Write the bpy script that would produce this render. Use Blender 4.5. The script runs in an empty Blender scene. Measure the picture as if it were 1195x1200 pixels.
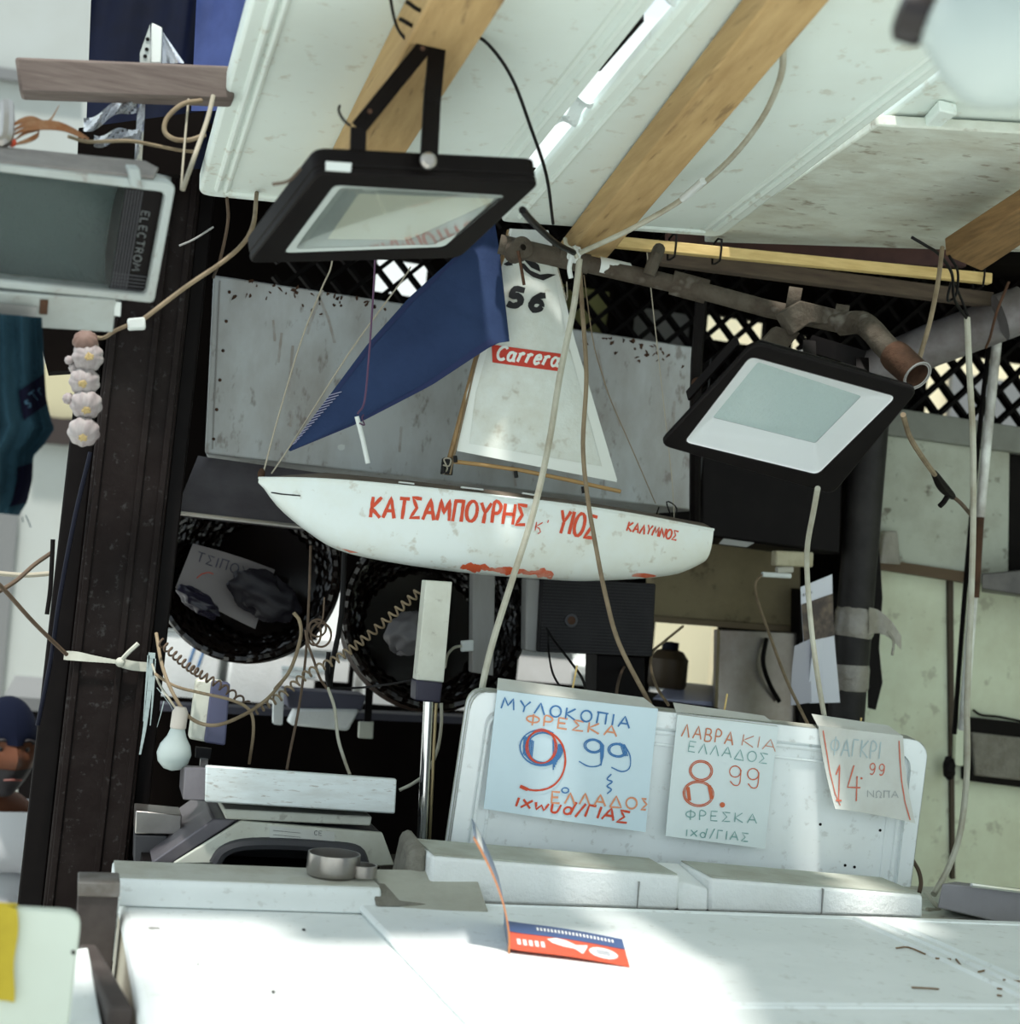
import bpy, bmesh, math, random
from mathutils import Vector as V, Matrix
from mathutils.bvhtree import BVHTree
random.seed(7)
C = bpy.context.scene.collection
sc = bpy.context.scene

# ------------------------------------------------------------------ camera, sky, sun, exposure
PSI, TH, PHI, FP = math.radians(16), math.radians(3), math.radians(5.5), 1700.0
hd = V((math.sin(PSI), math.cos(PSI), 0)); r0 = V((math.cos(PSI), -math.sin(PSI), 0)); up = V((0, 0, 1))
cf = hd*math.cos(TH) + up*math.sin(TH); u0 = -hd*math.sin(TH) + up*math.cos(TH)
cr = r0*math.cos(PHI) + u0*math.sin(PHI); cu = -r0*math.sin(PHI) + u0*math.cos(PHI)
EYE = V((0, 0, 1.45))
cam = bpy.data.cameras.new('camera'); co = bpy.data.objects.new('camera', cam); C.objects.link(co)
co.matrix_world = Matrix(((cr.x, cu.x, -cf.x, EYE.x), (cr.y, cu.y, -cf.y, EYE.y), (cr.z, cu.z, -cf.z, EYE.z), (0, 0, 0, 1)))
cam.sensor_fit = 'HORIZONTAL'; cam.sensor_width = 56; cam.lens = 56*FP/1195; cam.clip_start = .05
cam.dof.use_dof = True; cam.dof.focus_distance = 2.6; cam.dof.aperture_fstop = 5.6
sc.camera = co
w = bpy.data.worlds.new('sky'); sc.world = w; w.use_nodes = True
bg = w.node_tree.nodes['Background']; bg.inputs[0].default_value = (.80, .93, 1.0, 1); bg.inputs[1].default_value = 1.0
sl = bpy.data.lights.new('sun', 'SUN'); sl.energy = 4.4; sl.angle = math.radians(4); sl.color = (1, .96, .9)
so = bpy.data.objects.new('sun', sl); C.objects.link(so)
SUN_DIR = V((.14, .33, -1)).normalized()      # the way the light travels
so.rotation_euler = SUN_DIR.to_track_quat('-Z', 'Y').to_euler(); so.location = (-2, -4, 8)
sc.view_settings.view_transform = 'Standard'; sc.view_settings.look = 'None'
sc.view_settings.gamma = 1; sc.view_settings.use_curve_mapping = False
sc.view_settings.exposure = 0.25

# ------------------------------------------------------------------ helpers
def ray(px, py): return cf + cr*((px-597.5)/FP) - cu*((py-600)/FP)
def P(px, py, Y):                      # a point of the stall at distance Y into it
    d = ray(px, py); return EYE + d*(Y/d.y)
def Z(px, py, z): d = ray(px, py); return EYE + d*((z-EYE.z)/d.z)
def X(px, py, x): d = ray(px, py); return EYE + d*(x/d.x)
def PL(px, py, p, n): d = ray(px, py); return EYE + d*((p-EYE).dot(n)/d.dot(n))
def lerp(a, b, t): return a + (b-a)*t
def sm(pts, k=6):                      # smooth curve through points
    if len(pts) < 3 or k < 2: return [V(p) for p in pts]
    q = [V(p) for p in pts]; q = [q[0]*2-q[1]] + q + [q[-1]*2-q[-2]]; out = []
    for i in range(1, len(q)-2):
        a, b, c, d = q[i-1:i+3]
        for j in range(k):
            t = j/k
            out.append(((b*2) + (c-a)*t + (a*2-b*5+c*4-d)*t*t + (b*3-a-c*3+d)*t**3)*.5)
    return out + [q[-2]]

class MB:
    def __init__(s): s.v = []; s.f = []
    def add(s, vs, fs):
        b = len(s.v); s.v += [V(x) for x in vs]; s.f += [tuple(b+i for i in f) for f in fs]; return s
    def hexa(s, p):                    # p: 4 bottom, 4 top, same order
        return s.add(p, [(3, 2, 1, 0), (4, 5, 6, 7), (0, 1, 5, 4), (1, 2, 6, 5), (2, 3, 7, 6), (3, 0, 4, 7)])
    def box(s, a, b):                  # two opposite corners
        x0, x1 = sorted((a[0], b[0])); y0, y1 = sorted((a[1], b[1])); z0, z1 = sorted((a[2], b[2]))
        return s.hexa([(x0, y0, z0), (x1, y0, z0), (x1, y1, z0), (x0, y1, z0), (x0, y0, z1), (x1, y0, z1), (x1, y1, z1), (x0, y1, z1)])
    def obox(s, c, ax, ay, az):        # centre and three half axes
        c, ax, ay, az = V(c), V(ax), V(ay), V(az)
        return s.hexa([c-ax-ay-az, c+ax-ay-az, c+ax+ay-az, c-ax+ay-az, c-ax-ay+az, c+ax-ay+az, c+ax+ay+az, c-ax+ay+az])
    def prism(s, poly, vec):
        n = len(poly); vec = V(vec); p = [V(x) for x in poly]
        return s.add(p + [x+vec for x in p], [tuple(range(n-1, -1, -1)), tuple(range(n, 2*n))] + [(i, (i+1) % n, (i+1) % n+n, i+n) for i in range(n)])
    def bar(s, a, b, w, h, side=None):  # rectangular bar from a to b
        a, b = V(a), V(b); d = (b-a).normalized(); sd = V(side) if side else (V((0, 0, 1)).cross(d) if abs(d.z) < .95 else V((1, 0, 0)))
        sd = (sd - d*sd.dot(d)).normalized(); t = d.cross(sd)
        return s.obox((a+b)/2, (b-a)/2, sd*w/2, t*h/2)
    def tube(s, pts, r, n=8, k=6, cap=True):
        q = sm(pts, k); m = len(q); b = len(s.v); prev = None
        for i, p in enumerate(q):
            t = (q[min(i+1, m-1)] - q[max(i-1, 0)])
            t = t.normalized() if t.length > 1e-9 else V((0, 0, 1))
            if prev is None: nn = t.cross(V((0, 0, 1)) if abs(t.z) < .9 else V((1, 0, 0))).normalized()
            else: nn = (prev - t*prev.dot(t)).normalized()
            prev = nn; bb = t.cross(nn)
            rr = r(i/(m-1)) if callable(r) else r
            for j in range(n):
                a = 2*math.pi*j/n; s.v.append(p + (nn*math.cos(a) + bb*math.sin(a))*rr)
        for i in range(m-1):
            for j in range(n):
                s.f.append((b+i*n+j, b+i*n+(j+1) % n, b+(i+1)*n+(j+1) % n, b+(i+1)*n+j))
        if cap: s.f.append(tuple(b+j for j in range(n-1, -1, -1))); s.f.append(tuple(b+(m-1)*n+j for j in range(n)))
        return s
    def lathe(s, prof, o, ax=(0, 0, 1), n=24, wob=None):  # profile of (radius, height)
        o = V(o); ax = V(ax).normalized(); e = ax.cross(V((1, 0, 0)) if abs(ax.x) < .8 else V((0, 1, 0))).normalized(); g = ax.cross(e); b = len(s.v)
        for i, (r, hh) in enumerate(prof):
            for j in range(n):
                a = 2*math.pi*j/n; rr = max(r, 1e-5)*(wob(i, j) if wob else 1); s.v.append(o + ax*hh + (e*math.cos(a)+g*math.sin(a))*rr)
        for i in range(len(prof)-1):
            for j in range(n): s.f.append((b+i*n+j, b+i*n+(j+1) % n, b+(i+1)*n+(j+1) % n, b+(i+1)*n+j))
        return s
    def ball(s, c, r, n=16, sq=(1, 1, 1)):
        b = len(s.v); c = V(c)
        MB.lathe(s, [(r*math.sin(math.pi*i/n), -r*math.cos(math.pi*i/n)) for i in range(n+1)], (0, 0, 0), n=n*2)
        for i in range(b, len(s.v)): q = s.v[i]; s.v[i] = c + V((q.x*sq[0], q.y*sq[1], q.z*sq[2]))
        return s
    def grid(s, fn, nu, nv, th=None):  # fn(u,v)->point; th: thickness vector or number along the normal
        b = len(s.v)
        for j in range(nv+1):
            for i in range(nu+1): s.v.append(V(fn(i/nu, j/nv)))
        q = lambda i, j: b+j*(nu+1)+i
        for j in range(nv):
            for i in range(nu): s.f.append((q(i, j), q(i+1, j), q(i+1, j+1), q(i, j+1)))
        if th:
            m = (nu+1)*(nv+1); tv = V(th)
            for i in range(m): s.v.append(s.v[b+i]+tv)
            for j in range(nv):
                for i in range(nu): s.f.append((q(i, j+1)+m, q(i+1, j+1)+m, q(i+1, j)+m, q(i, j)+m))
            for i in range(nu): s.f.append((q(i+1, 0), q(i, 0), q(i, 0)+m, q(i+1, 0)+m)); s.f.append((q(i, nv), q(i+1, nv), q(i+1, nv)+m, q(i, nv)+m))
            for j in range(nv): s.f.append((q(0, j), q(0, j+1), q(0, j+1)+m, q(0, j)+m)); s.f.append((q(nu, j+1), q(nu, j), q(nu, j)+m, q(nu, j+1)+m))
        return s
    def ring(s, outer, inner, vec):    # a flat frame between two quads, thickness vec
        n = len(outer); vec = V(vec); o = [V(x) for x in outer]; i_ = [V(x) for x in inner]; b = len(s.v)
        s.v += o + i_ + [x+vec for x in o] + [x+vec for x in i_]
        for k in range(n):
            l = (k+1) % n
            s.f += [(b+k, b+l, b+n+l, b+n+k), (b+2*n+k, b+3*n+k, b+3*n+l, b+2*n+l), (b+k, b+2*n+k, b+2*n+l, b+l), (b+n+k, b+n+l, b+3*n+l, b+3*n+k)]
        return s
    def bvh(s): return BVHTree.FromPolygons(s.v, s.f)
    def obj(s, name, m, parent=None, label=None, cat=None, group=None, kind=None, bevel=0, smooth=True, sub=0, fix=True):
        me = bpy.data.meshes.new(name)
        if parent: off = parent.matrix_world.translation.copy() if False else world_loc(parent)
        else:
            xs = [p.x for p in s.v]; ys = [p.y for p in s.v]; off = V(((min(xs)+max(xs))/2, (min(ys)+max(ys))/2, min(p.z for p in s.v)))
        me.from_pydata([p-off for p in s.v], [], s.f); me.update()
        if fix:
            bm = bmesh.new(); bm.from_mesh(me); bmesh.ops.recalc_face_normals(bm, faces=bm.faces); bm.to_mesh(me); bm.free()
        o = bpy.data.objects.new(name, me); C.objects.link(o); me.materials.append(m)
        if parent: o.parent = parent
        else: o.location = off
        if bevel:
            bv = o.modifiers.new('bevel', 'BEVEL'); bv.width = bevel; bv.segments = 2; bv.limit_method = 'ANGLE'; bv.angle_limit = .6
        if sub:
            sb = o.modifiers.new('sub', 'SUBSURF'); sb.levels = sub; sb.render_levels = sub
        if smooth:
            for p in me.polygons: p.use_smooth = True
            try: me.set_sharp_from_angle(angle=.6)
            except Exception: pass
        if label: o['label'] = label
        if cat: o['category'] = cat
        if group: o['group'] = group
        if kind: o['kind'] = kind
        return o
def world_loc(o):
    l = V((0, 0, 0))
    while o: l += o.location; o = o.parent
    return l
def thing(name, label, cat, loc, group=None):
    o = bpy.data.objects.new(name, None); C.objects.link(o); o.location = loc; o.empty_display_size = .05
    o['label'] = label; o['category'] = cat
    if group: o['group'] = group
    return o
def st(mb, name, m, **k): return mb.obj(name, m, kind='structure', **k)

# ------------------------------------------------------------------ materials
def mat(name, col, rough=.6, metal=0, dirt=None, dscale=6, damt=.5, speck=None, sscale=40, samt=.3, bump=0, bscale=60, stretch=(1, 1, 1), grain=None, gscale=8, trans=0, ior=1.45, coat=0, transl=0, spec=.5):
    m = bpy.data.materials.new(name); m.use_nodes = True; n = m.node_tree.nodes; l = m.node_tree.links; b = n['Principled BSDF']
    b.inputs['Base Color'].default_value = (*col, 1); b.inputs['Roughness'].default_value = rough; b.inputs['Metallic'].default_value = metal
    b.inputs['Transmission Weight'].default_value = trans; b.inputs['IOR'].default_value = ior; b.inputs['Coat Weight'].default_value = coat
    b.inputs['Specular IOR Level'].default_value = spec
    tc = n.new('ShaderNodeTexCoord'); mp = n.new('ShaderNodeMapping'); l.new(tc.outputs['Object'], mp.inputs[0]); mp.inputs['Scale'].default_value = stretch
    cur = None
    def mix(fac, c2, amt, lo, hi):
        nonlocal cur
        rp = n.new('ShaderNodeMapRange'); rp.inputs[1].default_value = lo; rp.inputs[2].default_value = hi; rp.inputs[4].default_value = amt
        l.new(fac, rp.inputs[0]); mx = n.new('ShaderNodeMix'); mx.data_type = 'RGBA'; l.new(rp.outputs[0], mx.inputs[0])
        if cur: l.new(cur, mx.inputs[6])
        else: mx.inputs[6].default_value = (*col, 1)
        mx.inputs[7].default_value = (*c2, 1); cur = mx.outputs[2]
    def noise(scale, det=6, mapped=True):
        t = n.new('ShaderNodeTexNoise'); t.inputs['Scale'].default_value = scale; t.inputs['Detail'].default_value = det; t.inputs['Roughness'].default_value = .62
        l.new(mp.outputs[0] if mapped else tc.outputs['Object'], t.inputs['Vector']); return t.outputs[0]
    if grain: mix(noise(gscale, 8), grain, .9, .38, .68)
    if dirt: mix(noise(dscale, 7), dirt, damt, .42, .72)
    if speck: mix(noise(sscale, 3), speck, samt, .60, .70)
    if cur: l.new(cur, b.inputs['Base Color'])
    if bump:
        bp = n.new('ShaderNodeBump'); bp.inputs['Strength'].default_value = bump; bp.inputs['Distance'].default_value = .01
        l.new(noise(bscale, 5), bp.inputs['Height']); l.new(bp.outputs[0], b.inputs['Normal'])
    if transl:
        tr = n.new('ShaderNodeBsdfTranslucent'); tr.inputs[0].default_value = (*col, 1)
        if cur: l.new(cur, tr.inputs[0])
        ms = n.new('ShaderNodeMixShader'); ms.inputs[0].default_value = transl
        out = n['Material Output']; l.new(b.outputs[0], ms.inputs[1]); l.new(tr.outputs[0], ms.inputs[2]); l.new(ms.outputs[0], out.inputs[0])
    return m
W_PANEL = mat('white_panel', (.74, .83, .79), .5, dirt=(.50, .47, .36), dscale=3, damt=.18, speck=(.30, .20, .08), sscale=26, samt=.30)
W_BOARD = mat('white_painted_board', (.62, .66, .59), .7, dirt=(.30, .24, .15), dscale=9, damt=.55, speck=(.16, .1, .05), sscale=30, samt=.6, bump=.3, bscale=14, stretch=(.6, 1.6, 1))
W_FRIDGE = mat('white_enamel', (.88, .93, .93), .35, dirt=(.6, .62, .58), dscale=5, damt=.22, speck=(.2, .17, .12), sscale=45, samt=.25)
W_TABLE = mat('white_counter', (.82, .86, .85), .5, dirt=(.55, .6, .58), dscale=4, damt=.35, speck=(.3, .28, .22), sscale=50, samt=.25)
W_FOAM = mat('white_foam', (.84, .87, .86), .8, dirt=(.5, .5, .44), dscale=8, damt=.25, bump=.3, bscale=120)
DUSTY = mat('dusty_top', (.42, .44, .38), .9, dirt=(.28, .26, .2), dscale=14, damt=.6)
TIMBER = mat('timber', (.50, .345, .16), .8, grain=(.37, .24, .10), gscale=7, stretch=(7, .45, 7), dirt=(.24, .14, .06), dscale=2.5, damt=.35, speck=(.08, .04, .02), sscale=8, samt=.5)
TIMBER_D = mat('dark_timber', (.26, .15, .06), .8, grain=(.14, .08, .03), gscale=10, stretch=(9, .7, 9))
STRIP = mat('pale_timber', (.70, .52, .22), .7, grain=(.55, .38, .14), gscale=10, stretch=(.8, 9, 9))
PLANK = mat('weathered_plank', (.15, .12, .105), .85, grain=(.085, .062, .055), gscale=9, stretch=(1, 9, 12))
STEEL_D = mat('dark_painted_steel', (.0085, .0055, .005), .6, dirt=(.019, .0155, .0145), dscale=9, damt=.7, speck=(.07, .07, .07), sscale=70, samt=.35, bump=.15, spec=.12)
BLACK = mat('black_paint', (.0042, .003, .003), .5, dirt=(.009, .007, .0065), dscale=20, damt=.5, spec=.12)
BLACK_P = mat('black_plastic', (.004, .0035, .004), .4, spec=.25)
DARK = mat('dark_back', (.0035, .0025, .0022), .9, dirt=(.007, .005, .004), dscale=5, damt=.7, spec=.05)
DARKF = mat('dark_floor', (.010, .008, .007), .9, spec=.1)
GALV = mat('galvanised_sheet', (.50, .535, .54), .55, .1, dirt=(.27, .235, .20), dscale=4.5, damt=.75, speck=(.13, .09, .06), sscale=30, samt=.55, bump=.1, bscale=20, stretch=(1.3, 1, .6))
HOODM = mat('grey_hood_sheet', (.15, .14, .155), .4, .4, dirt=(.06, .05, .058), dscale=6, damt=.75)
RUST = mat('rusty_pipe', (.095, .082, .064), .85, dirt=(.04, .026, .018), dscale=14, damt=.9, speck=(.30, .29, .25), sscale=14, samt=.4, bump=.5, bscale=60, spec=.15)
RUSTB = mat('brown_rust', (.085, .045, .028), .85, dirt=(.03, .02, .014), dscale=25, damt=.7, bump=.4, spec=.15)
GPIPE = mat('grey_pipe', (.21, .20, .205), .5, .2, dirt=(.06, .042, .034), dscale=7, damt=.85)
SMOKE = mat('black_duct', (.014, .0125, .012), .5, dirt=(.045, .042, .04), dscale=10, damt=.55, spec=.25)
CREAM = mat('cream_wall_paint', (.68, .74, .57), .75, dirt=(.36, .31, .19), dscale=4, damt=.45, speck=(.14, .10, .06), sscale=18, samt=.35)
GREENW = mat('grey_green_board', (.46, .49, .41), .8, dirt=(.22, .19, .13), dscale=8, damt=.5, speck=(.08, .06, .04), sscale=20, samt=.7)
BEIGE = mat('beige_panel', (.27, .225, .135), .8, dirt=(.13, .10, .055), dscale=6, damt=.6, speck=(.07, .05, .03), sscale=22, samt=.5, spec=.2)
STONE = mat('grey_stone', (.22, .21, .175), .95, dirt=(.12, .105, .08), dscale=30, damt=.7, bump=.6, bscale=90)
STAIN = mat('stainless', (.42, .40, .38), .28, .9, dirt=(.2, .17, .14), dscale=7, damt=.6)
CHROME = mat('chrome', (.75, .75, .76), .12, 1)
SCALEB = mat('scale_cream', (.60, .62, .54), .5, dirt=(.38, .36, .28), dscale=9, damt=.5, speck=(.12, .08, .05), sscale=40, samt=.4)
SCALEP = mat('scale_pan_steel', (.66, .72, .72), .4, .3, dirt=(.42, .42, .38), dscale=14, damt=.5, speck=(.2, .13, .07), sscale=40, samt=.5, stretch=(1, 1, 5))
GREYD = mat('dark_grey_plastic', (.055, .055, .06), .55, spec=.25)
GREYM = mat('mid_grey_plastic', (.28, .28, .27), .6)
PAPER = mat('card_white', (.72, .80, .80), .75, dirt=(.6, .66, .64), dscale=8, damt=.3)
PAPERB = mat('card_blueish', (.62, .76, .82), .75, dirt=(.55, .68, .72), dscale=8, damt=.3)
PAPERG = mat('card_grey', (.60, .62, .58), .8, dirt=(.45, .42, .36), dscale=9, damt=.5)
TAPE = mat('clear_tape', (.55, .52, .45), .2, trans=.55, dirt=(.3, .26, .2), dscale=20, damt=.6, coat=.4, bump=.6, bscale=40)
INK_B = mat('blue_marker', (.06, .19, .42), .7); INK_R = mat('red_marker', (.62, .075, .03), .7)
INK_O = mat('orange_marker', (.72, .30, .16), .7); INK_G = mat('green_grey_marker', (.22, .40, .38), .7)
INK_F = mat('faded_marker', (.40, .50, .52), .7); INK_K = mat('black_print', (.012, .012, .014), .6); INK_D = mat('dark_pen', (.05, .05, .08), .7)
HULL = mat('hull_white', (.74, .81, .79), .35, dirt=(.58, .54, .36), dscale=4, damt=.5, speck=(.3, .22, .1), sscale=30, samt=.4)
HULLR = mat('red_hull_paint', (.60, .10, .035), .6, dirt=(.7, .5, .4), dscale=30, damt=.7)
DECK = mat('boat_deck', (.16, .13, .10), .7, dirt=(.08, .06, .05), dscale=20, damt=.5)
SAIL = mat('sail_white', (.70, .75, .71), .8, dirt=(.42, .38, .26), dscale=11, damt=.45, speck=(.25, .18, .1), sscale=22, samt=.35, bump=.5, bscale=14)
SAILE = mat('sail_hem', (.76, .80, .76), .8)
JIB = mat('blue_sailcloth', (.021, .037, .092), .85, dirt=(.028, .050, .118), dscale=6, damt=.9, bump=.4, bscale=18, spec=.15)
JIBE = mat('blue_hem', (.014, .024, .085), .85)
LOGO_R = mat('logo_red', (.55, .05, .03), .7); LOGO_W = mat('logo_white', (.8, .84, .8), .7)
MASTW = mat('mast_wood', (.34, .22, .10), .6, grain=(.2, .12, .05), gscale=20, stretch=(8, 8, 1))
CORD_W = mat('white_cord', (.46, .46, .38), .6, dirt=(.20, .15, .08), dscale=9, damt=.8)
CORD_B = mat('brown_cord', (.105, .07, .045), .7, dirt=(.045, .03, .02), dscale=18, damt=.7)
CORD_T = mat('tan_cord', (.24, .185, .115), .7, dirt=(.10, .065, .035), dscale=16, damt=.85)
CORD_K = mat('black_cord', (.004, .0035, .0035), .5, spec=.2); TWINE = mat('pale_twine', (.36, .33, .26), .85); PURP = mat('purple_thread', (.10, .05, .10), .8)
GLASS = mat('clear_glass', (1, 1, 1), .02, trans=1, ior=1.45)
LAMPG = mat('lamp_glass', (.98, 1, .995), .03, trans=1, ior=1.2)
REFL = mat('white_reflector', (.90, .90, .91), .5); LEDB = mat('led_board', (.50, .60, .59), .5, bump=.5, bscale=160)
REFG = mat('old_reflector', (.085, .12, .115), .5, bump=1, bscale=130, spec=.25)
CASEG = mat('weathered_lamp_case', (.38, .42, .41), .6, dirt=(.26, .25, .22), dscale=9, damt=.6, speck=(.16, .1, .06), sscale=30, samt=.5)
OPAL = mat('opal_glass', (.56, .64, .62), .3, transl=.25)
PORC = mat('pale_socket', (.55, .5, .44), .5)
TOWEL = mat('teal_towel', (.022, .058, .082), .95, dirt=(.010, .030, .046), dscale=10, damt=.85, bump=.8, bscale=220, spec=.1)
TOWELB = mat('towel_dark_band', (.006, .006, .017), .95, bump=.6, bscale=220, spec=.1); TOWELT = mat('towel_lettering', (.05, .12, .18), .95)
GARLIC = mat('garlic_skin', (.36, .33, .325), .65, dirt=(.19, .14, .145), dscale=22, damt=.8, stretch=(3, 3, .6)); ROOTS = mat('garlic_roots', (.45, .34, .16), .9)
TARP = mat('blue_plastic_sheet', (.005, .0075, .024), .4, transl=.2, dirt=(.003, .003, .005), dscale=4, damt=.95, spec=.2)
FILM = mat('clear_film', (.45, .47, .52), .25, trans=.7, bump=.7, bscale=30)
DRIED = mat('dried_leaves', (.26, .105, .04), .9, dirt=(.42, .29, .18), dscale=20, damt=.8)
WEAVE = mat('black_wicker', (.0045, .0025, .002), .16, dirt=(.015, .009, .005), dscale=20, damt=.5)
WEAVE_B = mat('brown_wicker', (.045, .026, .016), .5, grain=(.012, .007, .005), gscale=30, stretch=(1, 1, 8))
BAG = mat('dark_plastic_bag', (.013, .011, .015), .4, dirt=(.005, .0045, .006), dscale=6, damt=.7, spec=.3); BAG2 = mat('grey_plastic_bag', (.09, .085, .088), .4)
BLUEP = mat('blue_paint', (.004, .005, .013), .6, spec=.2); LILAC = mat('lilac_case', (.085, .09, .16), .5)
BRASS = mat('yellow_dab', (.30, .25, .05), .6)
PAGE = mat('flyer_white', (.66, .68, .74), .6); PHOTO = mat('flyer_photo', (.05, .035, .03), .5, dirt=(.20, .15, .10), dscale=40, damt=.8)
LEAF_R = mat('leaflet_red', (.60, .09, .04), .5); LEAF_B = mat('leaflet_blue', (.05, .09, .22), .5); LEAF_W = mat('leaflet_white', (.8, .8, .78), .5); LEAF_G = mat('leaflet_grey', (.20, .25, .34), .5)
BOARD = mat('cutting_board', (.66, .72, .62), .5, dirt=(.55, .58, .48), dscale=6, damt=.3); YELLOW = mat('yellow_cloth', (.52, .40, .03), .8, dirt=(.36, .26, .02), dscale=12, damt=.6)
BROWNB = mat('grey_brown_bar', (.055, .045, .042), .6, dirt=(.12, .105, .095), dscale=18, damt=.4, spec=.2); STICK = mat('pale_stick', (.62, .66, .64), .6)
SKIN = mat('skin', (.10, .038, .020), .6, spec=.15); HAIR = mat('dark_hair', (.012, .010, .012), .7); SHIRT = mat('white_shirt', (.74, .77, .80), .85); TROUS = mat('dark_trousers', (.03, .035, .06), .9); CAPB = mat('blue_cloth', (.004, .006, .016), .9, spec=.1)  # skin and blue cloth darkened, shade on the person put into the colour
FACADE = mat('pale_facade', (.36, .385, .37), .85, dirt=(.28, .28, .24), dscale=1.5, damt=.4); FACADE_W = mat('white_facade', (.66, .68, .68), .85); FACADE_Y = mat('cream_facade', (.44, .40, .26), .85); FACADE_G = mat('grey_facade', (.15, .155, .155), .85)
GROUND = mat('pale_paving', (.66, .68, .64), .9, dirt=(.55, .56, .52), dscale=3, damt=.5)
TWIG = mat('dry_twig', (.20, .12, .06), .9); TILE = mat('grey_slab', (.40, .40, .34), .85, dirt=(.28, .27, .22), dscale=20, damt=.5)

# ------------------------------------------------------------------ handwriting
def el(cx, cy, rx, ry, a0=0, a1=360, n=14):
    return [(cx+rx*math.cos(math.radians(a0+(a1-a0)*i/n)), cy+ry*math.sin(math.radians(a0+(a1-a0)*i/n))) for i in range(n+1)]
G = {
 'J': (.75, [[(0, 0), (0, 1), (.65, .97), (.9, .75), (.65, .5), (0, .46)], [(.45, .48), (.95, 0)]]),
 'A': (1, [[(0, 0), (.5, 1), (1, 0)], [(.2, .36), (.8, .36)]]), 'B': (.8, [[(0, 0), (0, 1)], [(0, 1), (.6, .97), (.78, .78), (.6, .55), (0, .52)], [(.55, .52), (.92, .36), (.85, .1), (.5, 0), (0, 0)]]),
 'G': (.7, [[(0, 0), (.05, 1), (.9, 1)]]), 'D': (1, [[(0, 0), (.5, 1), (1, 0), (0, 0)]]), 'E': (.75, [[(.9, 1), (0, 1), (0, 0), (.95, 0)], [(0, .5), (.75, .52)]]),
 'Z': (.8, [[(0, 1), (.9, 1), (0, 0), (1, 0)]]), 'H': (.9, [[(0, 0), (0, 1)], [(1, 0), (1, 1)], [(0, .5), (1, .5)]]), 'I': (.12, [[(.5, 0), (.5, 1)]]),
 'K': (.85, [[(0, 0), (0, 1)], [(.9, 1), (0, .45), (1, 0)]]), 'L': (.9, [[(0, 0), (.5, 1), (1, 0)]]), 'M': (1.1, [[(0, 0), (.15, 1), (.5, .35), (.85, 1), (1, 0)]]),
 'N': (.9, [[(0, 0), (0, 1), (1, 0), (1, 1)]]), 'O': (.95, [el(.5, .5, .5, .5)]), 'P': (.9, [[(.05, 0), (.1, 1)], [(-.05, 1), (1.05, 1)], [(.9, 0), (.88, 1)]]),
 'R': (.7, [[(0, 0), (0, 1), (.65, .97), (.9, .75), (.65, .5), (0, .46)]]), 'S': (.85, [[(.95, .95), (0, 1), (.55, .5), (0, 0), (1, .04)]]), 'T': (.9, [[(0, 1), (1, 1)], [(.5, 1), (.5, 0)]]),
 'U': (.9, [[(0, 1), (.5, .48), (1, 1)], [(.5, .48), (.45, 0)]]), 'F': (1, [[(.5, 1.05), (.5, -.05)], el(.5, .55, .5, .32)]), 'X': (.9, [[(0, 1), (1, 0)], [(1, 1), (0, 0)]]),
 'Q': (.9, [el(.5, .5, .5, .5), [(.0, .5), (1, .5)]]), 'k': (.7, [[(0, 0), (0, .75)], [(.8, .75), (0, .35), (.5, .2), (.75, -.1), (.45, -.3)]]), 'o': (.7, [el(.5, .35, .5, .35)]),
 'u': (.8, [[(0, .7), (.15, .05), (.7, .05), (.9, .7)]]), 'x': (.8, [[(0, .7), (1, 0)], [(1, .7), (0, 0)]]), 'i': (.2, [[(.5, 0), (.5, .75)]]), 'd': (.8, [el(.4, .3, .4, .3), [(.75, 0), (1.0, 1.1)]]), '/': (.5, [[(0, -.1), (1, 1.1)]]),
 'w': (1.1, [[(0, .6), (.2, 0), (.5, .4), (.8, 0), (1, .6)]]), 'l': (1, []), 'C': (.8, [el(.5, .5, .5, .5, 45, 315)]), 'V': (.9, [[(0, 1), (.5, 0), (1, 1)]]), 'Lat': (1, []),
 "'": (.15, [[(.5, 1), (.3, .75)]]), '.': (.12, [[(.3, 0), (.5, .07), (.7, 0)]]), '-': (.5, [[(0, .4), (1, .4)]]), ' ': (.5, []),
 '9': (.75, [el(.42, .7, .4, .3), [(.82, .75), (.83, .5), (.78, .26), (.62, .07), (.4, .0), (.12, .06)]]), '8': (.8, [el(.5, .76, .36, .24), el(.5, .26, .48, .27)]), '1': (.4, [[(0, .72), (.5, 1), (.5, 0)], [(.1, 0), (.95, 0)]]),
 '4': (.75, [[(.45, 1), (.0, .38), (1, .38)], [(.72, .7), (.72, 0)]]), '5': (.7, [[(.9, 1), (.2, 1), (.12, .55), (.55, .62), (.88, .42), (.85, .15), (.5, 0), (.05, .08)]]),
 '6': (.7, [[(.85, .95), (.4, .85), (.1, .5), (.08, .25)], el(.48, .28, .4, .28)]), '\\': (.85, [[(0, 0), (0, 1)], [(0, 0), (.8, 0)]]),
 'r': (.6, [[(.05, .7), (.2, .5), (.1, 0)], [(.15, .4), (.45, .68), (.8, .6)]]), 'e': (.65, [[(.1, .35), (.75, .42), (.6, .68), (.25, .6), (.05, .25), (.3, 0), (.8, .15)]]), 'a': (.75, [el(.35, .33, .33, .33), [(.75, .68), (.68, .1), (.95, .05)]]),
 'W': (.95, [[(0, 0), (.3, 0), (.1, .35), (.12, .75), (.5, 1), (.88, .75), (.9, .35), (.7, 0), (1, 0)]]),
 's': (.6, [[(.8, .6), (.3, .68), (.2, .45), (.7, .25), (.5, .02), (.05, .08)]]), 't': (.5, [[(.4, .95), (.4, .1), (.7, 0)], [(.05, .68), (.8, .68)]]), 'n': (.7, [[(.1, .7), (.1, 0)], [(.1, .5), (.5, .7), (.8, .5), (.8, 0)]]),
}
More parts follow.
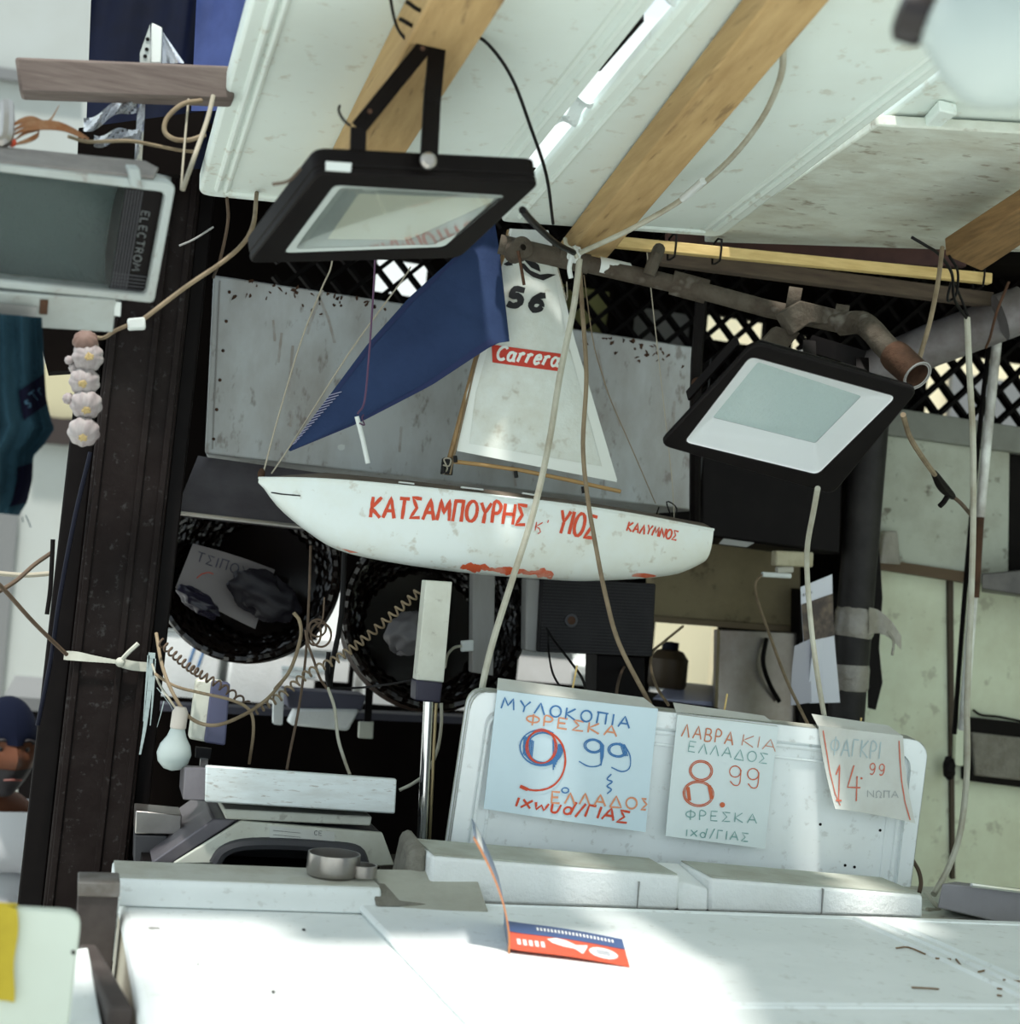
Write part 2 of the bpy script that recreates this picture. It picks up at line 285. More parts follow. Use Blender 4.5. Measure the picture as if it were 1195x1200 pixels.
CLASSES_SMOOTH = set('OQFBRCou9856aesr')
def ink_line(mb, hit, px, wd, lift=.0012, dens=4):
    """One marker stroke laid on a surface: hit(px,py) gives the point and normal on it."""
    q = []
    for a, b in zip(px[:-1], px[1:]):
        k = max(1, int(math.hypot(b[0]-a[0], b[1]-a[1])/dens))
        q += [(a[0]+(b[0]-a[0])*i/k, a[1]+(b[1]-a[1])*i/k) for i in range(k)]
    q.append(px[-1]); pts = []
    for c in q:
        h = hit(*c)
        if h is not None: pts.append(h)
    if len(pts) < 2: return
    L, R = [], []
    for i, (p, n) in enumerate(pts):
        t = pts[min(i+1, len(pts)-1)][0]-pts[max(i-1, 0)][0]
        if t.length < 1e-7: t = V((1, 0, 0))
        s = n.cross(t.normalized()).normalized()
        ww = wd*(.85+.3*random.random())/2
        L.append(p+n*lift+s*ww); R.append(p+n*lift-s*ww)
    b = len(mb.v); m = len(pts); mb.v += L+R
    for i in range(m-1): mb.f.append((b+i, b+i+1, b+m+i+1, b+m+i))
def ink_s(mb, hit, px, wd, lift=.0012): ink_line(mb, hit, [(p.x, p.y) for p in sm([V((a, b, 0)) for a, b in px], 5)], wd, lift)
def write(mb, hit, text, p0, p1, h, wd, gap=.25, slant=0, jit=.04, fit=True):
    d = V((p1[0]-p0[0], p1[1]-p0[1])); tot = d.length; e = d/tot; upv = V((e.y, -e.x))
    ws = [G[c][0] for c in text]; full = sum(ws)*1.0+gap*(len(ws)-1); k = tot/full; x = 0
    for c, wg in zip(text, ws):
        jy = random.uniform(-jit, jit)*h
        for s in G[c][1]:
            if c in CLASSES_SMOOTH: s = [(p.x, p.y) for p in sm([V((a, b, 0)) for a, b in s], 3)] if len(s) < 12 else s
            px = []
            for gx, gy in s:
                uu = (x+gx*wg)*k+slant*gy*h; vv = gy*h+jy
                px.append((p0[0]+e.x*uu+upv.x*vv, p0[1]+e.y*uu+upv.y*vv))
            ink_line(mb, hit, px, wd)
        x += wg+gap
def flat_hit(p, n):
    n = V(n).normalized(); n = n if n.dot(EYE-p) > 0 else -n
    return lambda px, py: (PL(px, py, p, n), n)
def mesh_hit(mb):
    t = mb.bvh()
    def f(px, py):
        d = ray(px, py).normalized(); h = t.ray_cast(EYE, d)
        if h[0] is None: return None
        n = h[1]; return (h[0], n if n.dot(d) < 0 else -n)
    return f
def patch(mb, hit, poly, lift=.001):
    """A small flat mark (print, paint) laid on a surface, outline in picture positions."""
    cx = sum(p[0] for p in poly)/len(poly); cy = sum(p[1] for p in poly)/len(poly)
    hs = [hit(*p) for p in poly]; c = hit(cx, cy)
    if c is None or any(x is None for x in hs): return
    b = len(mb.v); mb.v += [c[0]+c[1]*lift]+[x[0]+x[1]*lift for x in hs]; n = len(hs)
    for i in range(n): mb.f.append((b, b+1+i, b+1+(i+1) % n))
def blob(cx, cy, rx, ry, n=16, j=.0, rot=0):
    c, s = math.cos(rot), math.sin(rot); out = []
    for i in range(n):
        a = 2*math.pi*i/n; k = 1+random.uniform(-j, j); x, y = rx*k*math.cos(a), ry*k*math.sin(a); out.append((cx+x*c-y*s, cy+x*s+y*c))
    return out
def cable(name, label, pts, r, m, cat='cable', group=None, k=6, n=8):
    return MB().tube([P(*p) for p in pts], r, n, k).obj(name, m, label=label, cat=cat, group=group)
def pbox(mb, quad, Y, dep):            # a box with its front face on a picture quad at depth Y
    q = [P(x, y, Y) for x, y in quad]; return mb.prism(q, (0, dep, 0))

# ================================================================== THE SETTING
st(MB().box((-9, -9, -.08), (14, 16, 0)), 'floor', GROUND)
st(MB().box((-.25, 2.75, .002), (2.6, 4.2, .012)), 'floor_stall', DARKF)
# black back, added to darken the stall, open in places to the street behind
def dark_wall(Yw, x0, x1, z0, z1, holes, th=.03):
    hs = []
    for a in holes:
        c = [P(a[0], (a[1]+a[3])/2, Yw), P(a[2], (a[1]+a[3])/2, Yw), P((a[0]+a[2])/2, a[1], Yw), P((a[0]+a[2])/2, a[3], Yw)]
        hs.append((c[0].x, c[1].x, c[3].z, c[2].z))
    zs = sorted({z0, z1, *[min(max(v, z0), z1) for q in hs for v in q[2:]]}); mb = MB()
    for za, zb in zip(zs[:-1], zs[1:]):
        if zb-za < 1e-4: continue
        zm = (za+zb)/2; iv = sorted((q[0], q[1]) for q in hs if q[2] < zm < q[3]); x = x0
        for a, b in iv:
            if a > x: mb.box((x, Yw, za), (a, Yw+th, zb))
            x = max(x, b)
        if x < x1: mb.box((x, Yw, za), (x1, Yw+th, zb))
    return mb
HOLES = [(440, 304, 502, 346), (655, 335, 716, 392), (742, 362, 812, 412), (828, 372, 897, 402), (928, 392, 948, 416), (1085, 418, 1215, 506),
         (160, 742, 372, 822), (372, 690, 415, 800), (415, 742, 572, 830), (610, 690, 702, 802), (764, 728, 842, 818)]
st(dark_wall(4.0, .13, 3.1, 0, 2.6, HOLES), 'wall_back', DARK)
st(MB().hexa([(.05, 2.60, 2.20), (3.1, 2.60, 2.33), (3.1, 4.25, 2.62), (.05, 4.25, 2.62), (.05, 2.60, 2.215), (3.1, 2.60, 2.345), (3.1, 4.25, 2.66), (.05, 4.25, 2.66)]), 'ceiling', DARK)  # rear roof added to block sky light from the dark interior
st(MB().box((2.9, 1.2, 0), (2.95, 4.05, 2.5)), 'wall_right', CREAM)

# roof of old moulded panels, sloping down to the back
R0, T1, T2 = V((.13, 2.6, 2.095)), V((1, 0, .07)), V((-.013, .989, -.144)); RN = T1.cross(T2).normalized()
def RA(a, b, off=0): return R0 + T1*a + T2*b + RN*off
def RF(px, py, off=0): return PL(px, py, R0+RN*off, RN)
def round_poly(pts, r, n=5):           # rounded corners for (a,b) outline; r per corner
    out = []; m = len(pts)
    for i, p in enumerate(pts):
        ri = r[i] if isinstance(r, (list, tuple)) else r
        p = V((*p, 0)); a = V((*pts[i-1], 0)); b = V((*pts[(i+1) % m], 0))
        if ri <= 0: out.append((p.x, p.y)); continue
        u, v = (a-p).normalized()*ri, (b-p).normalized()*ri
        for k in range(n+1):
            t = k/n; q = (p+u)*(1-t)**2 + p*2*t*(1-t) + (p+v)*t*t; out.append((q.x, q.y))
    return out
def roof_panel(name, label, ab, r, th=.035, off=0, m=W_PANEL, grooves=(), lip=True):
    poly = round_poly(ab, r); t = thing(name, label, 'panel', RA(*ab[0], off))
    MB().prism([RA(a, b, off) for a, b in poly], RN*th).obj('sheet', m, t, bevel=.006)
    for g in grooves:                  # pressed ridges standing on the underside
        mb = MB(); mb.tube([RA(a, b, off) for a, b in g], .006, 8, 1); mb.obj('pressed_ridge', m, t)
    return t
roof_panel('roof_panel', 'white moulded roof panel over the left floodlight, rounded corner at its lower left', [(-.01, .022), (.225, .022), (.225, -1.05), (-.01, -1.05)], [.03, 0, 0, 0], grooves=[[(.02, -.02), (.02, -1.0)], [(.035, -.02), (.035, -1.0)], [(.035, -.008), (.22, -.008)]])
roof_panel('roof_panel', 'white roof panel between the left beam and the bright gap', [(.235, .03), (.507, .03), (.507, -1.0), (.235, -1.0)], [0, .02, 0, 0], th=.022, grooves=[[(.455, .0), (.465, -.95)], [(.478, .0), (.488, -.95)]])
roof_panel('roof_panel', 'large white roof panel beside the long bare beam, right of the bright gap', [(.546, .02), (.985, -.01), (1.0, -1.15), (.546, -1.15)], [.02, .02, 0, 0], th=.022, off=.004, grooves=[[(.72, -.02), (.94, -.035)], [(.935, -.05), (.955, -1.0)], [(.955, -.05), (.975, -1.0)], [(.575, -.02), (.575, -1.1)]])
t = thing('roof_board', 'stained white painted board at the right rear of the roof', 'board', RF(1000, 285, .036))
MB().prism([RF(x, y, .036) for x, y in ((825, 284), (1108, 293), (1330, 300), (1330, 163), (1195, 156), (1028, 147))], RN*.02).obj('sheet', W_BOARD, t, bevel=.003)
roof_panel('roof_panel', 'cream roof panel above the stained board, behind the big round bulb', [(1.075, -.45), (1.95, -.45), (1.95, -1.9), (1.075, -1.9)], 0, off=.062, m=W_PANEL)
MB().prism([RF(x, y, .060) for x, y in ((1073, 147), (1088, 147), (1121, 121), (1100, 116))], -RN*.02).obj('roof_batten', W_PANEL, label='short pale batten at the rear of the cream roof panel', cat='batten', bevel=.003)
# scraps caught in the bright gap
MB().prism([RA(a, b, .02) for a, b in ((.512, -.57), (.522, -.575), (.527, -.73), (.514, -.74))], RN*.012).obj('dark_strip', BLACK, label='black strip lying along the bright gap in the roof', cat='strip')
MB().grid(lambda u, v: RA(.512+.028*u, -.40-.10*v, .01+.008*math.sin(9*v+3*u)), 4, 8, RN*.002).obj('torn_paper', PAPER, label='torn white scrap caught halfway along the bright roof gap', cat='scrap')
MB().grid(lambda u, v: RA(.512+.03*u, -.80-.05*v, .012+.006*math.sin(7*v+5*u)), 4, 6, RN*.002).obj('torn_paper', PAPER, label='torn white scrap at the top end of the bright roof gap', cat='scrap')
# rafters
def beam(label, q, h, m=TIMBER):
    MB().prism([RA(a, b, -h) for a, b in q], RN*(h-.001)).obj('roof_beam', m, label=label, cat='beam', bevel=.003)
beam('short brown roof beam the left floodlight is wired to', [(.178, .03), (.255, .03), (.278, -1.0), (.187, -1.0)], .07)
beam('long bare pine roof beam running up across the middle of the roof', [(.687, .075), (.764, .078), (.678, -1.0), (.602, -1.0)], .05)
MB().prism([PL(x, y, R0-RN*.06, RN) for x, y in ((1108, 300), (1215, 232), (1235, 262), (1150, 318))], RN*.036).obj('roof_beam', TIMBER_D, label='dark brown timber under the right end of the stained roof board', cat='beam', bevel=.003)
# long pale strip along the rear edge
a, b = P(690, 281, 2.66), P(1160, 327, 2.55)
mb = MB().bar(a, b, .02, .021); mb.obj('timber_strip', STRIP, label='long thin yellow pine strip below the rear edge of the roof', cat='strip', bevel=.0015)
for i, t in enumerate((.20, .31, .97)):
    c = lerp(a, b, t); MB().tube([c+V((0, -.018, -.02)), c+V((0, -.018, .022)), c+V((0, .018, .022)), c+V((0, .018, -.02)), c+V((0, -.018, -.02))], .0022, 6, 2).obj('wire_tie', CORD_K, label='black wire tie round the pine strip, '+('left of the other two', 'between the other two', 'at its right end')[i], cat='tie', group='wire ties on the pine strip')
MB().bar(P(760, 300, 2.72), P(1160, 352, 2.66), .03, .03).obj('timber_strip', mat('dim_timber', (.10, .075, .05), .9, grain=(.06, .04, .03), gscale=10, stretch=(1, 9, 9)), label='dark wooden strip just behind the yellow pine strip', cat='strip', bevel=.002)
MB().bar(P(780, 287, 2.80), P(1130, 300, 2.70), .02, .05).obj('broken_batten', mat('reddish_batten', (.12, .06, .05), .9, dirt=(.05, .03, .03), dscale=10, damt=.8), label='dusty red-brown batten close under the rear roof edge', cat='batten', bevel=.002)

# unseen canvases added overhead to keep the sun off parts of the counter
SHADE_M = mat('shade_canvas', (.5, .5, .46), .9)
st(MB().prism([(.30, .2, 2.47), (2.6, .2, 2.47), (2.6, 1.62, 2.47), (.76, 1.62, 2.47), (.70, 1.42, 2.47)], (0, 0, .02)), 'ceiling_sun_block', SHADE_M)
st(MB().prism([(-1.3, .2, 2.47), (-.085, .2, 2.47), (-.085, 1.34, 2.47), (-1.3, 1.34, 2.47)], (0, 0, .02)), 'ceiling_sun_block', SHADE_M)
st(MB().box((-.40, 1.61, 2.47), (.30, 1.98, 2.49)), 'ceiling_sun_block', SHADE_M)

# ------------------------------------------------------------------ lattice
def lattice(name, label, x0, x1, z0, z1, Y, m, pitch=.075, w=.024):
    mb = MB()
    n = int((x1-x0+z1-z0)/pitch)+2
    for k in range(n):
        c = x0-(z1-z0)+k*pitch
        for sgn, dy in ((1, 0), (-1, .012)):
            # line x = c + (z-z0) or mirrored, clipped to the rectangle
            za, zb = z0, z1
            if sgn > 0:
                if c < x0: za = z0+(x0-c)
                if c+(z1-z0) > x1: zb = z0+(x1-c)
                pa, pb = (c+(za-z0), za), (c+(zb-z0), zb)
            else:
                if c < x0: zb = z1-(x0-c); zb = min(zb, z1)
                xa = c+(z1-z0)
                pa_z, pb_z = z0, z1
                if xa > x1: pa_z = z0+(xa-x1)
                if c < x0: pb_z = z1-(x0-c)
                za, zb = pa_z, pb_z
                pa, pb = (xa-(za-z0), za), (xa-(zb-z0), zb)
            if zb-za < .01: continue
            mb.bar((pa[0], Y+dy, pa[1]), (pb[0], Y+dy, pb[1]), w, .010, side=V((-(1 if sgn < 0 else -1)*-1, 0, 1)) if False else None)
    return mb.obj(name, m, label=label, cat='lattice')
lattice('lattice_screen', 'black diagonal lattice screen behind the boat and the metal box', .35, 1.62, 1.98, 2.385, 3.42, BLACK)
lattice('lattice_screen', 'dark diagonal lattice with bright gaps at the right, above the cream wall', 1.66, 2.6, 1.98, 2.385, 3.30, BLACK, pitch=.088, w=.028)

for q, m_, lab in (((640, 325, 730, 400), mat('olive_board', (.42, .42, .17), .8, dirt=(.2, .2, .08), dscale=6, damt=.6), 'olive board added to dim an opening behind the lattice just right of the sail'), ((735, 355, 820, 420), mat('grey_board', (.36, .36, .35), .8, dirt=(.2, .2, .19), dscale=6, damt=.5), 'grey board added to dim an opening behind the lattice above the right end of the metal box')):
    MB().prism([P(q[0], q[1], 4.04), P(q[2], q[1]+12, 4.04), P(q[2], q[3]+6, 4.04), P(q[0], q[3], 4.04)], (0, .03, 0)).obj('dimming_board', m_, label=lab, cat='board')  # boards added to tone down bright openings seen through the lattice
t = thing('street_kiosk', 'cream sunlit kiosk behind the right lattice', 'kiosk', (3.2, 5.4, 0))
MB().box((2.35, 5.2, 0), (4.2, 6.0, 2.9)).obj('wall', mat('kiosk_cream', (.74, .66, .45), .85), t)
for x in (2.6, 3.3): MB().box((x, 5.17, 1.9), (x+.35, 5.21, 2.5)).obj('shutter', FACADE_G, t)
# ------------------------------------------------------------------ the street behind
t = thing('street_building', 'pale blurred building seen past the left of the dark post', 'building', (-1.4, 8, 0))
MB().box((-3.2, 8, 0), (1.0, 11, 6)).obj('wall', FACADE, t)
q = [P(50, 425, 7.97), P(100, 425, 7.97), P(95, 490, 7.97), P(45, 490, 7.97)]; MB().prism(q, (0, .05, 0)).obj('shutter', FACADE_Y, t)
q = [P(-60, 600, 7.96), P(22, 600, 7.96), P(-2, 860, 7.96), P(-90, 860, 7.96)]; MB().prism(q, (0, .05, 0)).obj('doorway', FACADE_G, t)
q = [P(36, 485, 7.9), P(120, 497, 7.9), P(118, 525, 7.9), P(34, 517, 7.9)]; MB().prism(q, (0, .08, 0)).obj('cross_beam', mat('dark_cross_beam', (.03, .022, .02), .9), t)
q = [P(-60, 70, 7.95), P(95, 92, 7.95), P(95, 104, 7.95), P(-60, 84, 7.95)]; MB().prism(q, (0, .05, 0)).obj('ledge', FACADE_G, t)
t = thing('street_building', 'white sunlit building across the street behind the stall', 'building', (2.6, 8.2, 0))
MB().box((1.1, 8.2, 0), (8, 11, 5)).obj('wall', FACADE_W, t)
for x in (1.6, 3.4, 5.2): MB().box((x, 8.16, 1.9), (x+.8, 8.21, 3.0)).obj('shutter', FACADE_Y, t)
# trestle with foam boxes behind the stall
t = thing('trestle_table', 'dark trestle table behind the stall carrying white foam boxes', 'table', (.95, 5.1, 0))
MB().box((-.2, 4.75, .93), (2.2, 5.5, .97)).obj('table_top', FACADE_G, t)
for x in (-.1, 2.1):
    for y in (4.85, 5.4): MB().box((x-.03, y-.03, 0), (x+.03, y+.03, .93)).obj('leg', BLACK, t)
for i, (x, wd, hh, lab) in enumerate(((-.05, .50, .30, 'white foam fish box under the left basket'), (.48, .42, .26, 'white foam fish box between the two baskets'), (.93, .30, .30, 'white foam fish box behind the right basket'), (1.26, .40, .34, 'white foam fish box below the ribbed black box'), (1.72, .32, .24, 'white foam fish box right of the ribbed black box'))):
    b = thing('foam_box', lab, 'box', (x+wd/2, 4.95, .97), 'foam boxes on the trestle')
    MB().box((x, 4.8, .97), (x+wd, 5.15, .97+hh*.8)).obj('body', W_FOAM, b, bevel=.01)
    MB().box((x-.01, 4.79, .97+hh*.8), (x+wd+.01, 5.16, .97+hh)).obj('lid', W_FOAM, b, bevel=.01)
    if i in (0, 1):
        k = MB(); hit = flat_hit(V((0, 4.798, 1)), (0, -1, 0))
        ox, oy = (235, 755) if i == 0 else (330, 752)
        for s in ([(ox-6, oy), (ox-16, oy+28)], [(ox+6, oy), (ox-4, oy+28)]) if i == 0 else ([(ox, oy+30), (ox+60, oy+34)], [(ox, oy+37), (ox+40, oy+40)]): ink_line(k, hit, s, .008)
        k.obj('blue_print', INK_B if i == 0 else INK_F, b)

# ------------------------------------------------------------------ the dark steel post
pb = P(85, 750, 2.75).x, P(178, 750, 2.75).x
t = thing('steel_post', 'dark brown ribbed steel post standing left of the metal box', 'post', ((pb[0]+pb[1])/2, 2.8, 0))
MB().box((pb[0], 2.75, 0), (pb[1], 2.86, 2.45)).obj('front_plate', STEEL_D, t, bevel=.004)
xm = pb[0]+(pb[1]-pb[0])*.62
mb = MB()
for x in (pb[0]+.012, xm, pb[1]-.012): mb.box((x-.006, 2.742, 0), (x+.006, 2.752, 2.45))
mb.obj('rib', STEEL_D, t, bevel=.002)
MB().box((pb[0]-.045, 2.80, 0), (pb[0], 2.94, 2.45)).obj('side_flange', BLACK, t, bevel=.004)
MB().box((pb[1], 2.80, 0), (pb[1]+.03, 2.94, 2.45)).obj('side_flange', BLACK, t, bevel=.004)
MB().tube([P(106, 530, 2.72), P(88, 605, 2.73), P(70, 700, 2.73), P(60, 770, 2.73), P(44, 850, 2.73)], .004).obj('blue_pipe', BLUEP, label='thin dark blue pipe running down the left edge of the steel post', cat='pipe')
MB().tube([P(62, 632, 2.68), P(61, 655, 2.68), P(59, 690, 2.68), P(55, 720, 2.68)], .0045, 6).obj('old_hinge', BLACK, label='rusty hinge on the left edge of the steel post', cat='hinge')
# tie round the post
def ribbon(mb, pts, wd, th=.0015, k=6, wf=None):
    q = sm(pts, k); m = len(q)
    for i in range(m-1):
        a, b = q[i], q[i+1]; ww = wd*(wf(i/(m-1)) if wf else 1)
        mb.obox((a+b)/2, (b-a)*.52, V((0, 0, ww/2)), V((0, th/2, 0)))
    return mb
t = thing('cloth_tie', 'dirty white cloth strip tied round the steel post', 'tie', P(130, 775, 2.735))
ribbon(MB(), [P(75, 768, 2.75), P(90, 769, 2.736), P(110, 772, 2.736), P(140, 776, 2.736)], .014, wf=lambda u: .75+.45*math.sin(3*u+1)).obj('band', mat('dirty_cloth', (.52, .53, .46), .9, dirt=(.3, .3, .25), dscale=15, damt=.6), t)
ribbon(MB(), [P(140, 776, 2.735), P(155, 780, 2.735), P(176, 782, 2.74)], .017).obj('band', bpy.data.materials['dirty_cloth'], t)
MB().ball(P(141, 776, 2.73), .009, 8).obj('knot', bpy.data.materials['dirty_cloth'], t)
MB().tube([P(142, 774, 2.728), P(150, 765, 2.722), P(162, 754, 2.72)], .004, 6).obj('loose_end', bpy.data.materials['dirty_cloth'], t)
cable('dark_rope', 'dark rope running from the cloth tie up to the left', [(-40, 650, 2.55), (0, 686, 2.6), (40, 730, 2.66), (78, 767, 2.735)], .004, CORD_B, 'rope')
cable('dark_rope', 'dark rope sagging from the post edge down to the left', [(60, 648, 2.70), (40, 662, 2.69), (14, 684, 2.65), (-30, 708, 2.6)], .004, CORD_B, 'rope')
cable('frayed_rope', 'frayed pale rope stretched left of the post above the dark rope', [(60, 672, 2.78), (30, 674, 2.78), (0, 672, 2.78), (-40, 668, 2.78)], .0045, TWINE, 'rope')
t = thing('plastic_shreds', 'grey-blue shredded plastic strip hanging at the right edge of the post', 'strip', P(172, 770, 2.72))
SHR = mat('shred_plastic', (.34, .42, .42), .5, dirt=(.2, .25, .26), dscale=20, damt=.6)
for q, ww in (([(178, 765), (176, 800), (170, 850), (164, 884)], .012), ([(181, 772), (179, 815), (176, 850)], .005), ([(174, 768), (171, 805), (168, 845)], .004), ([(184, 806), (198, 824), (204, 836)], .002), ([(192, 822), (188, 838), (184, 852)], .002)):
    pts = sm([P(x, y, 2.72) for x, y in q], 5); mb = MB(); m = len(pts)
    for i in range(m-1): mb.obox((pts[i]+pts[i+1])/2, (pts[i+1]-pts[i])*.52, V((ww/2*(1-.8*i/m), 0, 0)), V((0, .0012, 0)))
    mb.obj('strand', SHR, t)

# ================================================================== THE COUNTER
ZT = .943
t = thing('freezer_counter', 'long white chest freezer used as the fish counter', 'counter', (.9, 1.7, 0))
xl = .100
MB().hexa([(xl+.028, .95, 0), (2.1, .95, 0), (2.1, 2.24, 0), (xl, 2.24, 0), (xl+.028, .95, ZT-.008), (2.1, .95, ZT-.008), (2.1, 2.24, ZT-.008), (xl, 2.24, ZT-.008)]).obj('body', mat('counter_side', (.50, .46, .36), .6, dirt=(.3, .22, .12), dscale=5, damt=.7), t, bevel=.01)
MB().hexa([(xl+.026, .94, ZT-.03), (.56, .94, ZT-.03), (.52, 2.235, ZT-.03), (xl-.002, 2.235, ZT-.03), (xl+.030, .94, ZT-.004), (.56, .94, ZT-.004), (.52, 2.235, ZT-.004), (xl+.002, 2.235, ZT-.004)]).obj('left_top', W_TABLE, t, bevel=.008)
# lid: outline with a rounded rear left corner, slightly higher
lid = round_poly([(.448, 2.232), (2.1, 2.232), (2.1, .93), (.512, .93)], [.045, 0, 0, .02])
MB().prism([(x, y, ZT-.0035) for x, y in lid], (0, 0, .0115)).obj('lid', W_TABLE, t, bevel=.006)
for pts in ([(1.30, 2.20), (1.335, .95)], [(1.335, 2.20), (1.37, .95)], [(1.365, 2.20), (1.40, .95)]):
    MB().tube([(x, y, ZT+.008) for x, y in pts], .0055, 6, 1).obj('lid_ridge', W_TABLE, t)
for pts in ([(.52, 1.70), (2.08, 1.745)], [(.52, 1.685), (2.08, 1.73)], [(.15, 1.655), (.47, 1.665)], [(.60, 2.215), (2.08, 2.19)]):
    MB().tube([(x, y, ZT+(.007 if x > .5 else -.0045)) for x, y in pts], .004, 6, 1).obj('lid_ridge', W_TABLE, t)
for q in ([(140, 1042), (137, 1060), (133, 1085), (128, 1108)],):
    mb = MB(); p = [P(x, y, 2.165) for x, y in q]
    mb.tube([v+V((random.uniform(-.001, .001), 0, 0)) for v in sm(p, 8)], lambda u: .0035+.0015*math.sin(40*u), 7, 1).obj('sealant_bead', W_FOAM, t)
for q in ((181, 1088, 7, 2), (320, 1163, 3, 3), (356, 1090, 2, 1.5), (232, 1130, 1.5, 1.5)):
    mb = MB(); patch(mb, lambda px, py: (Z(px, py, ZT-.004), V((0, 0, 1))), blob(*q, 9, .3), .0006); mb.obj('dark_speck', GREYM if q[2] > 5 else BLACK, t)
# raised rear rim, left part
t = thing('marble_rim', 'grey-topped white raised rim at the left rear of the counter', 'rim', (.28, 2.24, ZT))
zr = P(140, 1011, 2.33).z
MB().prism([(.088, 2.178, ZT-.003), (.088, 2.195, ZT+.012), (.088, 2.207, zr-.012), (.088, 2.217, zr), (.088, 2.34, zr), (.088, 2.34, ZT-.1), (.088, 2.246, ZT-.1), (.088, 2.246, ZT-.003)][::-1], (.40, 0, 0)).obj('rim', W_TABLE, t, bevel=.004)
MB().box((.09, 2.221, zr), (.486, 2.339, zr+.0015)).obj('dusty_top', mat('dirty_marble', (.46, .47, .42), .9, dirt=(.30, .27, .2), dscale=12, damt=.6), t)
# ledge under the upright panel
t = thing('foam_ledge', 'long white block with dusty top along the foot of the upright panel', 'block', (1.0, 2.3, ZT))
zl0, zl1 = P(500, 1003, 2.26).z, P(1085, 1050, 2.26).z
def ledge(xa, xb):
    za = zl0+(zl1-zl0)*(xa-.56)/.92; zb = zl0+(zl1-zl0)*(xb-.56)/.92
    return MB().hexa([(xa, 2.26, ZT-.0005), (xb, 2.26, ZT-.0005), (xb, 2.40, ZT-.0005), (xa, 2.40, ZT-.0005), (xa, 2.264, za), (xb, 2.264, zb), (xb, 2.40, zb), (xa, 2.40, za)]), MB().hexa([(xa+.004, 2.268, za), (xb-.004, 2.268, zb), (xb-.004, 2.40, zb), (xa+.004, 2.40, za), (xa+.004, 2.268, za+.002), (xb-.004, 2.268, zb+.002), (xb-.004, 2.40, zb+.002), (xa+.004, 2.40, za+.002)])
for xa, xb in ((.575, 1.005), (1.06, 1.47)):
    m1, m2 = ledge(xa, xb); m1.obj('block', W_FOAM, t, bevel=.006); m2.obj('dusty_top', DUSTY, t)
za = zl0+(zl1-zl0)*.5
MB().hexa([(1.005, 2.262, ZT), (1.06, 2.262, ZT), (1.06, 2.40, ZT), (1.005, 2.40, ZT), (1.005, 2.29, za-.012), (1.06, 2.268, za-.02), (1.06, 2.40, za-.004), (1.005, 2.40, za-.004)]).obj('broken_bit', W_FOAM, t, bevel=.004)
MB().hexa([(.535, 2.29, ZT), (.575, 2.28, ZT), (.575, 2.42, ZT), (.545, 2.42, ZT), (.548, 2.31, zl0-.004), (.575, 2.30, zl0+.008), (.575, 2.42, zl0+.016), (.555, 2.42, zl0+.012)]).obj('broken_end', STONE, t, bevel=.01)
for x in (.93, 1.27): MB().box((x, 2.2585, ZT+.002), (x+.0015, 2.266, ZT+.045)).obj('joint', GREYM, t)

# upright panel (an old moulded refrigerator door)
YB, YTOP = 2.445, 2.405
def yb(py): return YB
quad = [P(553, 808, YTOP), P(1088, 866, YTOP), P(1066, 1036, YB), P(524, 1000, YB)]
e1 = (quad[1]-quad[0]); PN = e1.cross(quad[3]-quad[0]).normalized(); PN = PN if PN.y < 0 else -PN
P0 = quad[0]
def PP(px, py, off=0): return PL(px, py, P0+PN*off, PN)
def rq(pts, r, n=6):
    out = []; m = len(pts)
    for i in range(m):
        p = pts[i]; ri = r[i]
        if ri <= 0: out.append(p); continue
        u = (pts[i-1]-p).normalized()*ri; v = (pts[(i+1) % m]-p).normalized()*ri
        for k in range(n+1):
            tt = k/n; out.append((p+u)*(1-tt)**2+p*2*tt*(1-tt)+(p+v)*tt*tt)
    return out
t = thing('upright_panel', 'white moulded door panel standing upright behind the counter, price cards on it', 'panel', (quad[3]+quad[2])/2)
pq = [PP(553, 808), PP(1088, 868), PP(1066, 1040), PP(524, 1004)]
out = rq(pq, [.035, .04, 0, 0])
MB().prism([p-PN*.030 for p in out], PN*.024).obj('panel', W_FRIDGE, t, bevel=.006)
cen = sum(pq, V())/4
def shrink(k, off): return [lerp(p, cen, 0)+((cen-p).normalized()*k*1.0)+PN*off for p in out]
def inset(d):  # inset the panel outline by d along its own axes
    ex = (pq[1]-pq[0]).normalized(); ez = (pq[0]-pq[3]).normalized()
    a = [pq[0]+ex*d-ez*d, pq[1]-ex*d-ez*d, pq[2]-ex*d+ez*.002, pq[3]+ex*d+ez*.002]
    return a
o1, i1 = rq(inset(.0), [.035, .04, 0, 0]), rq(inset(.030), [.03, .035, 0, 0])
MB().ring([p-PN*.006 for p in o1], [p-PN*.006 for p in i1], PN*.009).obj('raised_border', W_FRIDGE, t, bevel=.004)
for d_, r_ in ((.040, .0045), (.062, .003)):
    pt = rq(inset(d_), [.025, .03, 0, 0]); MB().tube([pt[-1]]+pt[:-1], r_, 8, 1).obj('pressed_moulding', W_FRIDGE, t) if False else MB().tube([p-PN*.0055 for p in [pt[-1]]+pt[:-1]], r_, 8, 1).obj('pressed_moulding', W_FRIDGE, t)
mb = MB(); hit = flat_hit(P0-PN*.0058, PN)
for c in ((961, 966), (1001, 1016), (990, 1014), (1031, 973)): mb = MB(); patch(mb, hit, blob(*c, 1.8, 1.8, 8), .0004); mb.obj('screw_hole', BLACK, t)
MB().ring([p+PN*.003 for p in rq(inset(.0), [.035, .04, 0, 0])], [p+PN*.003 for p in rq(inset(.0015), [.035, .04, 0, 0])], -PN*.034).obj('dusty_edge', DUSTY, t)

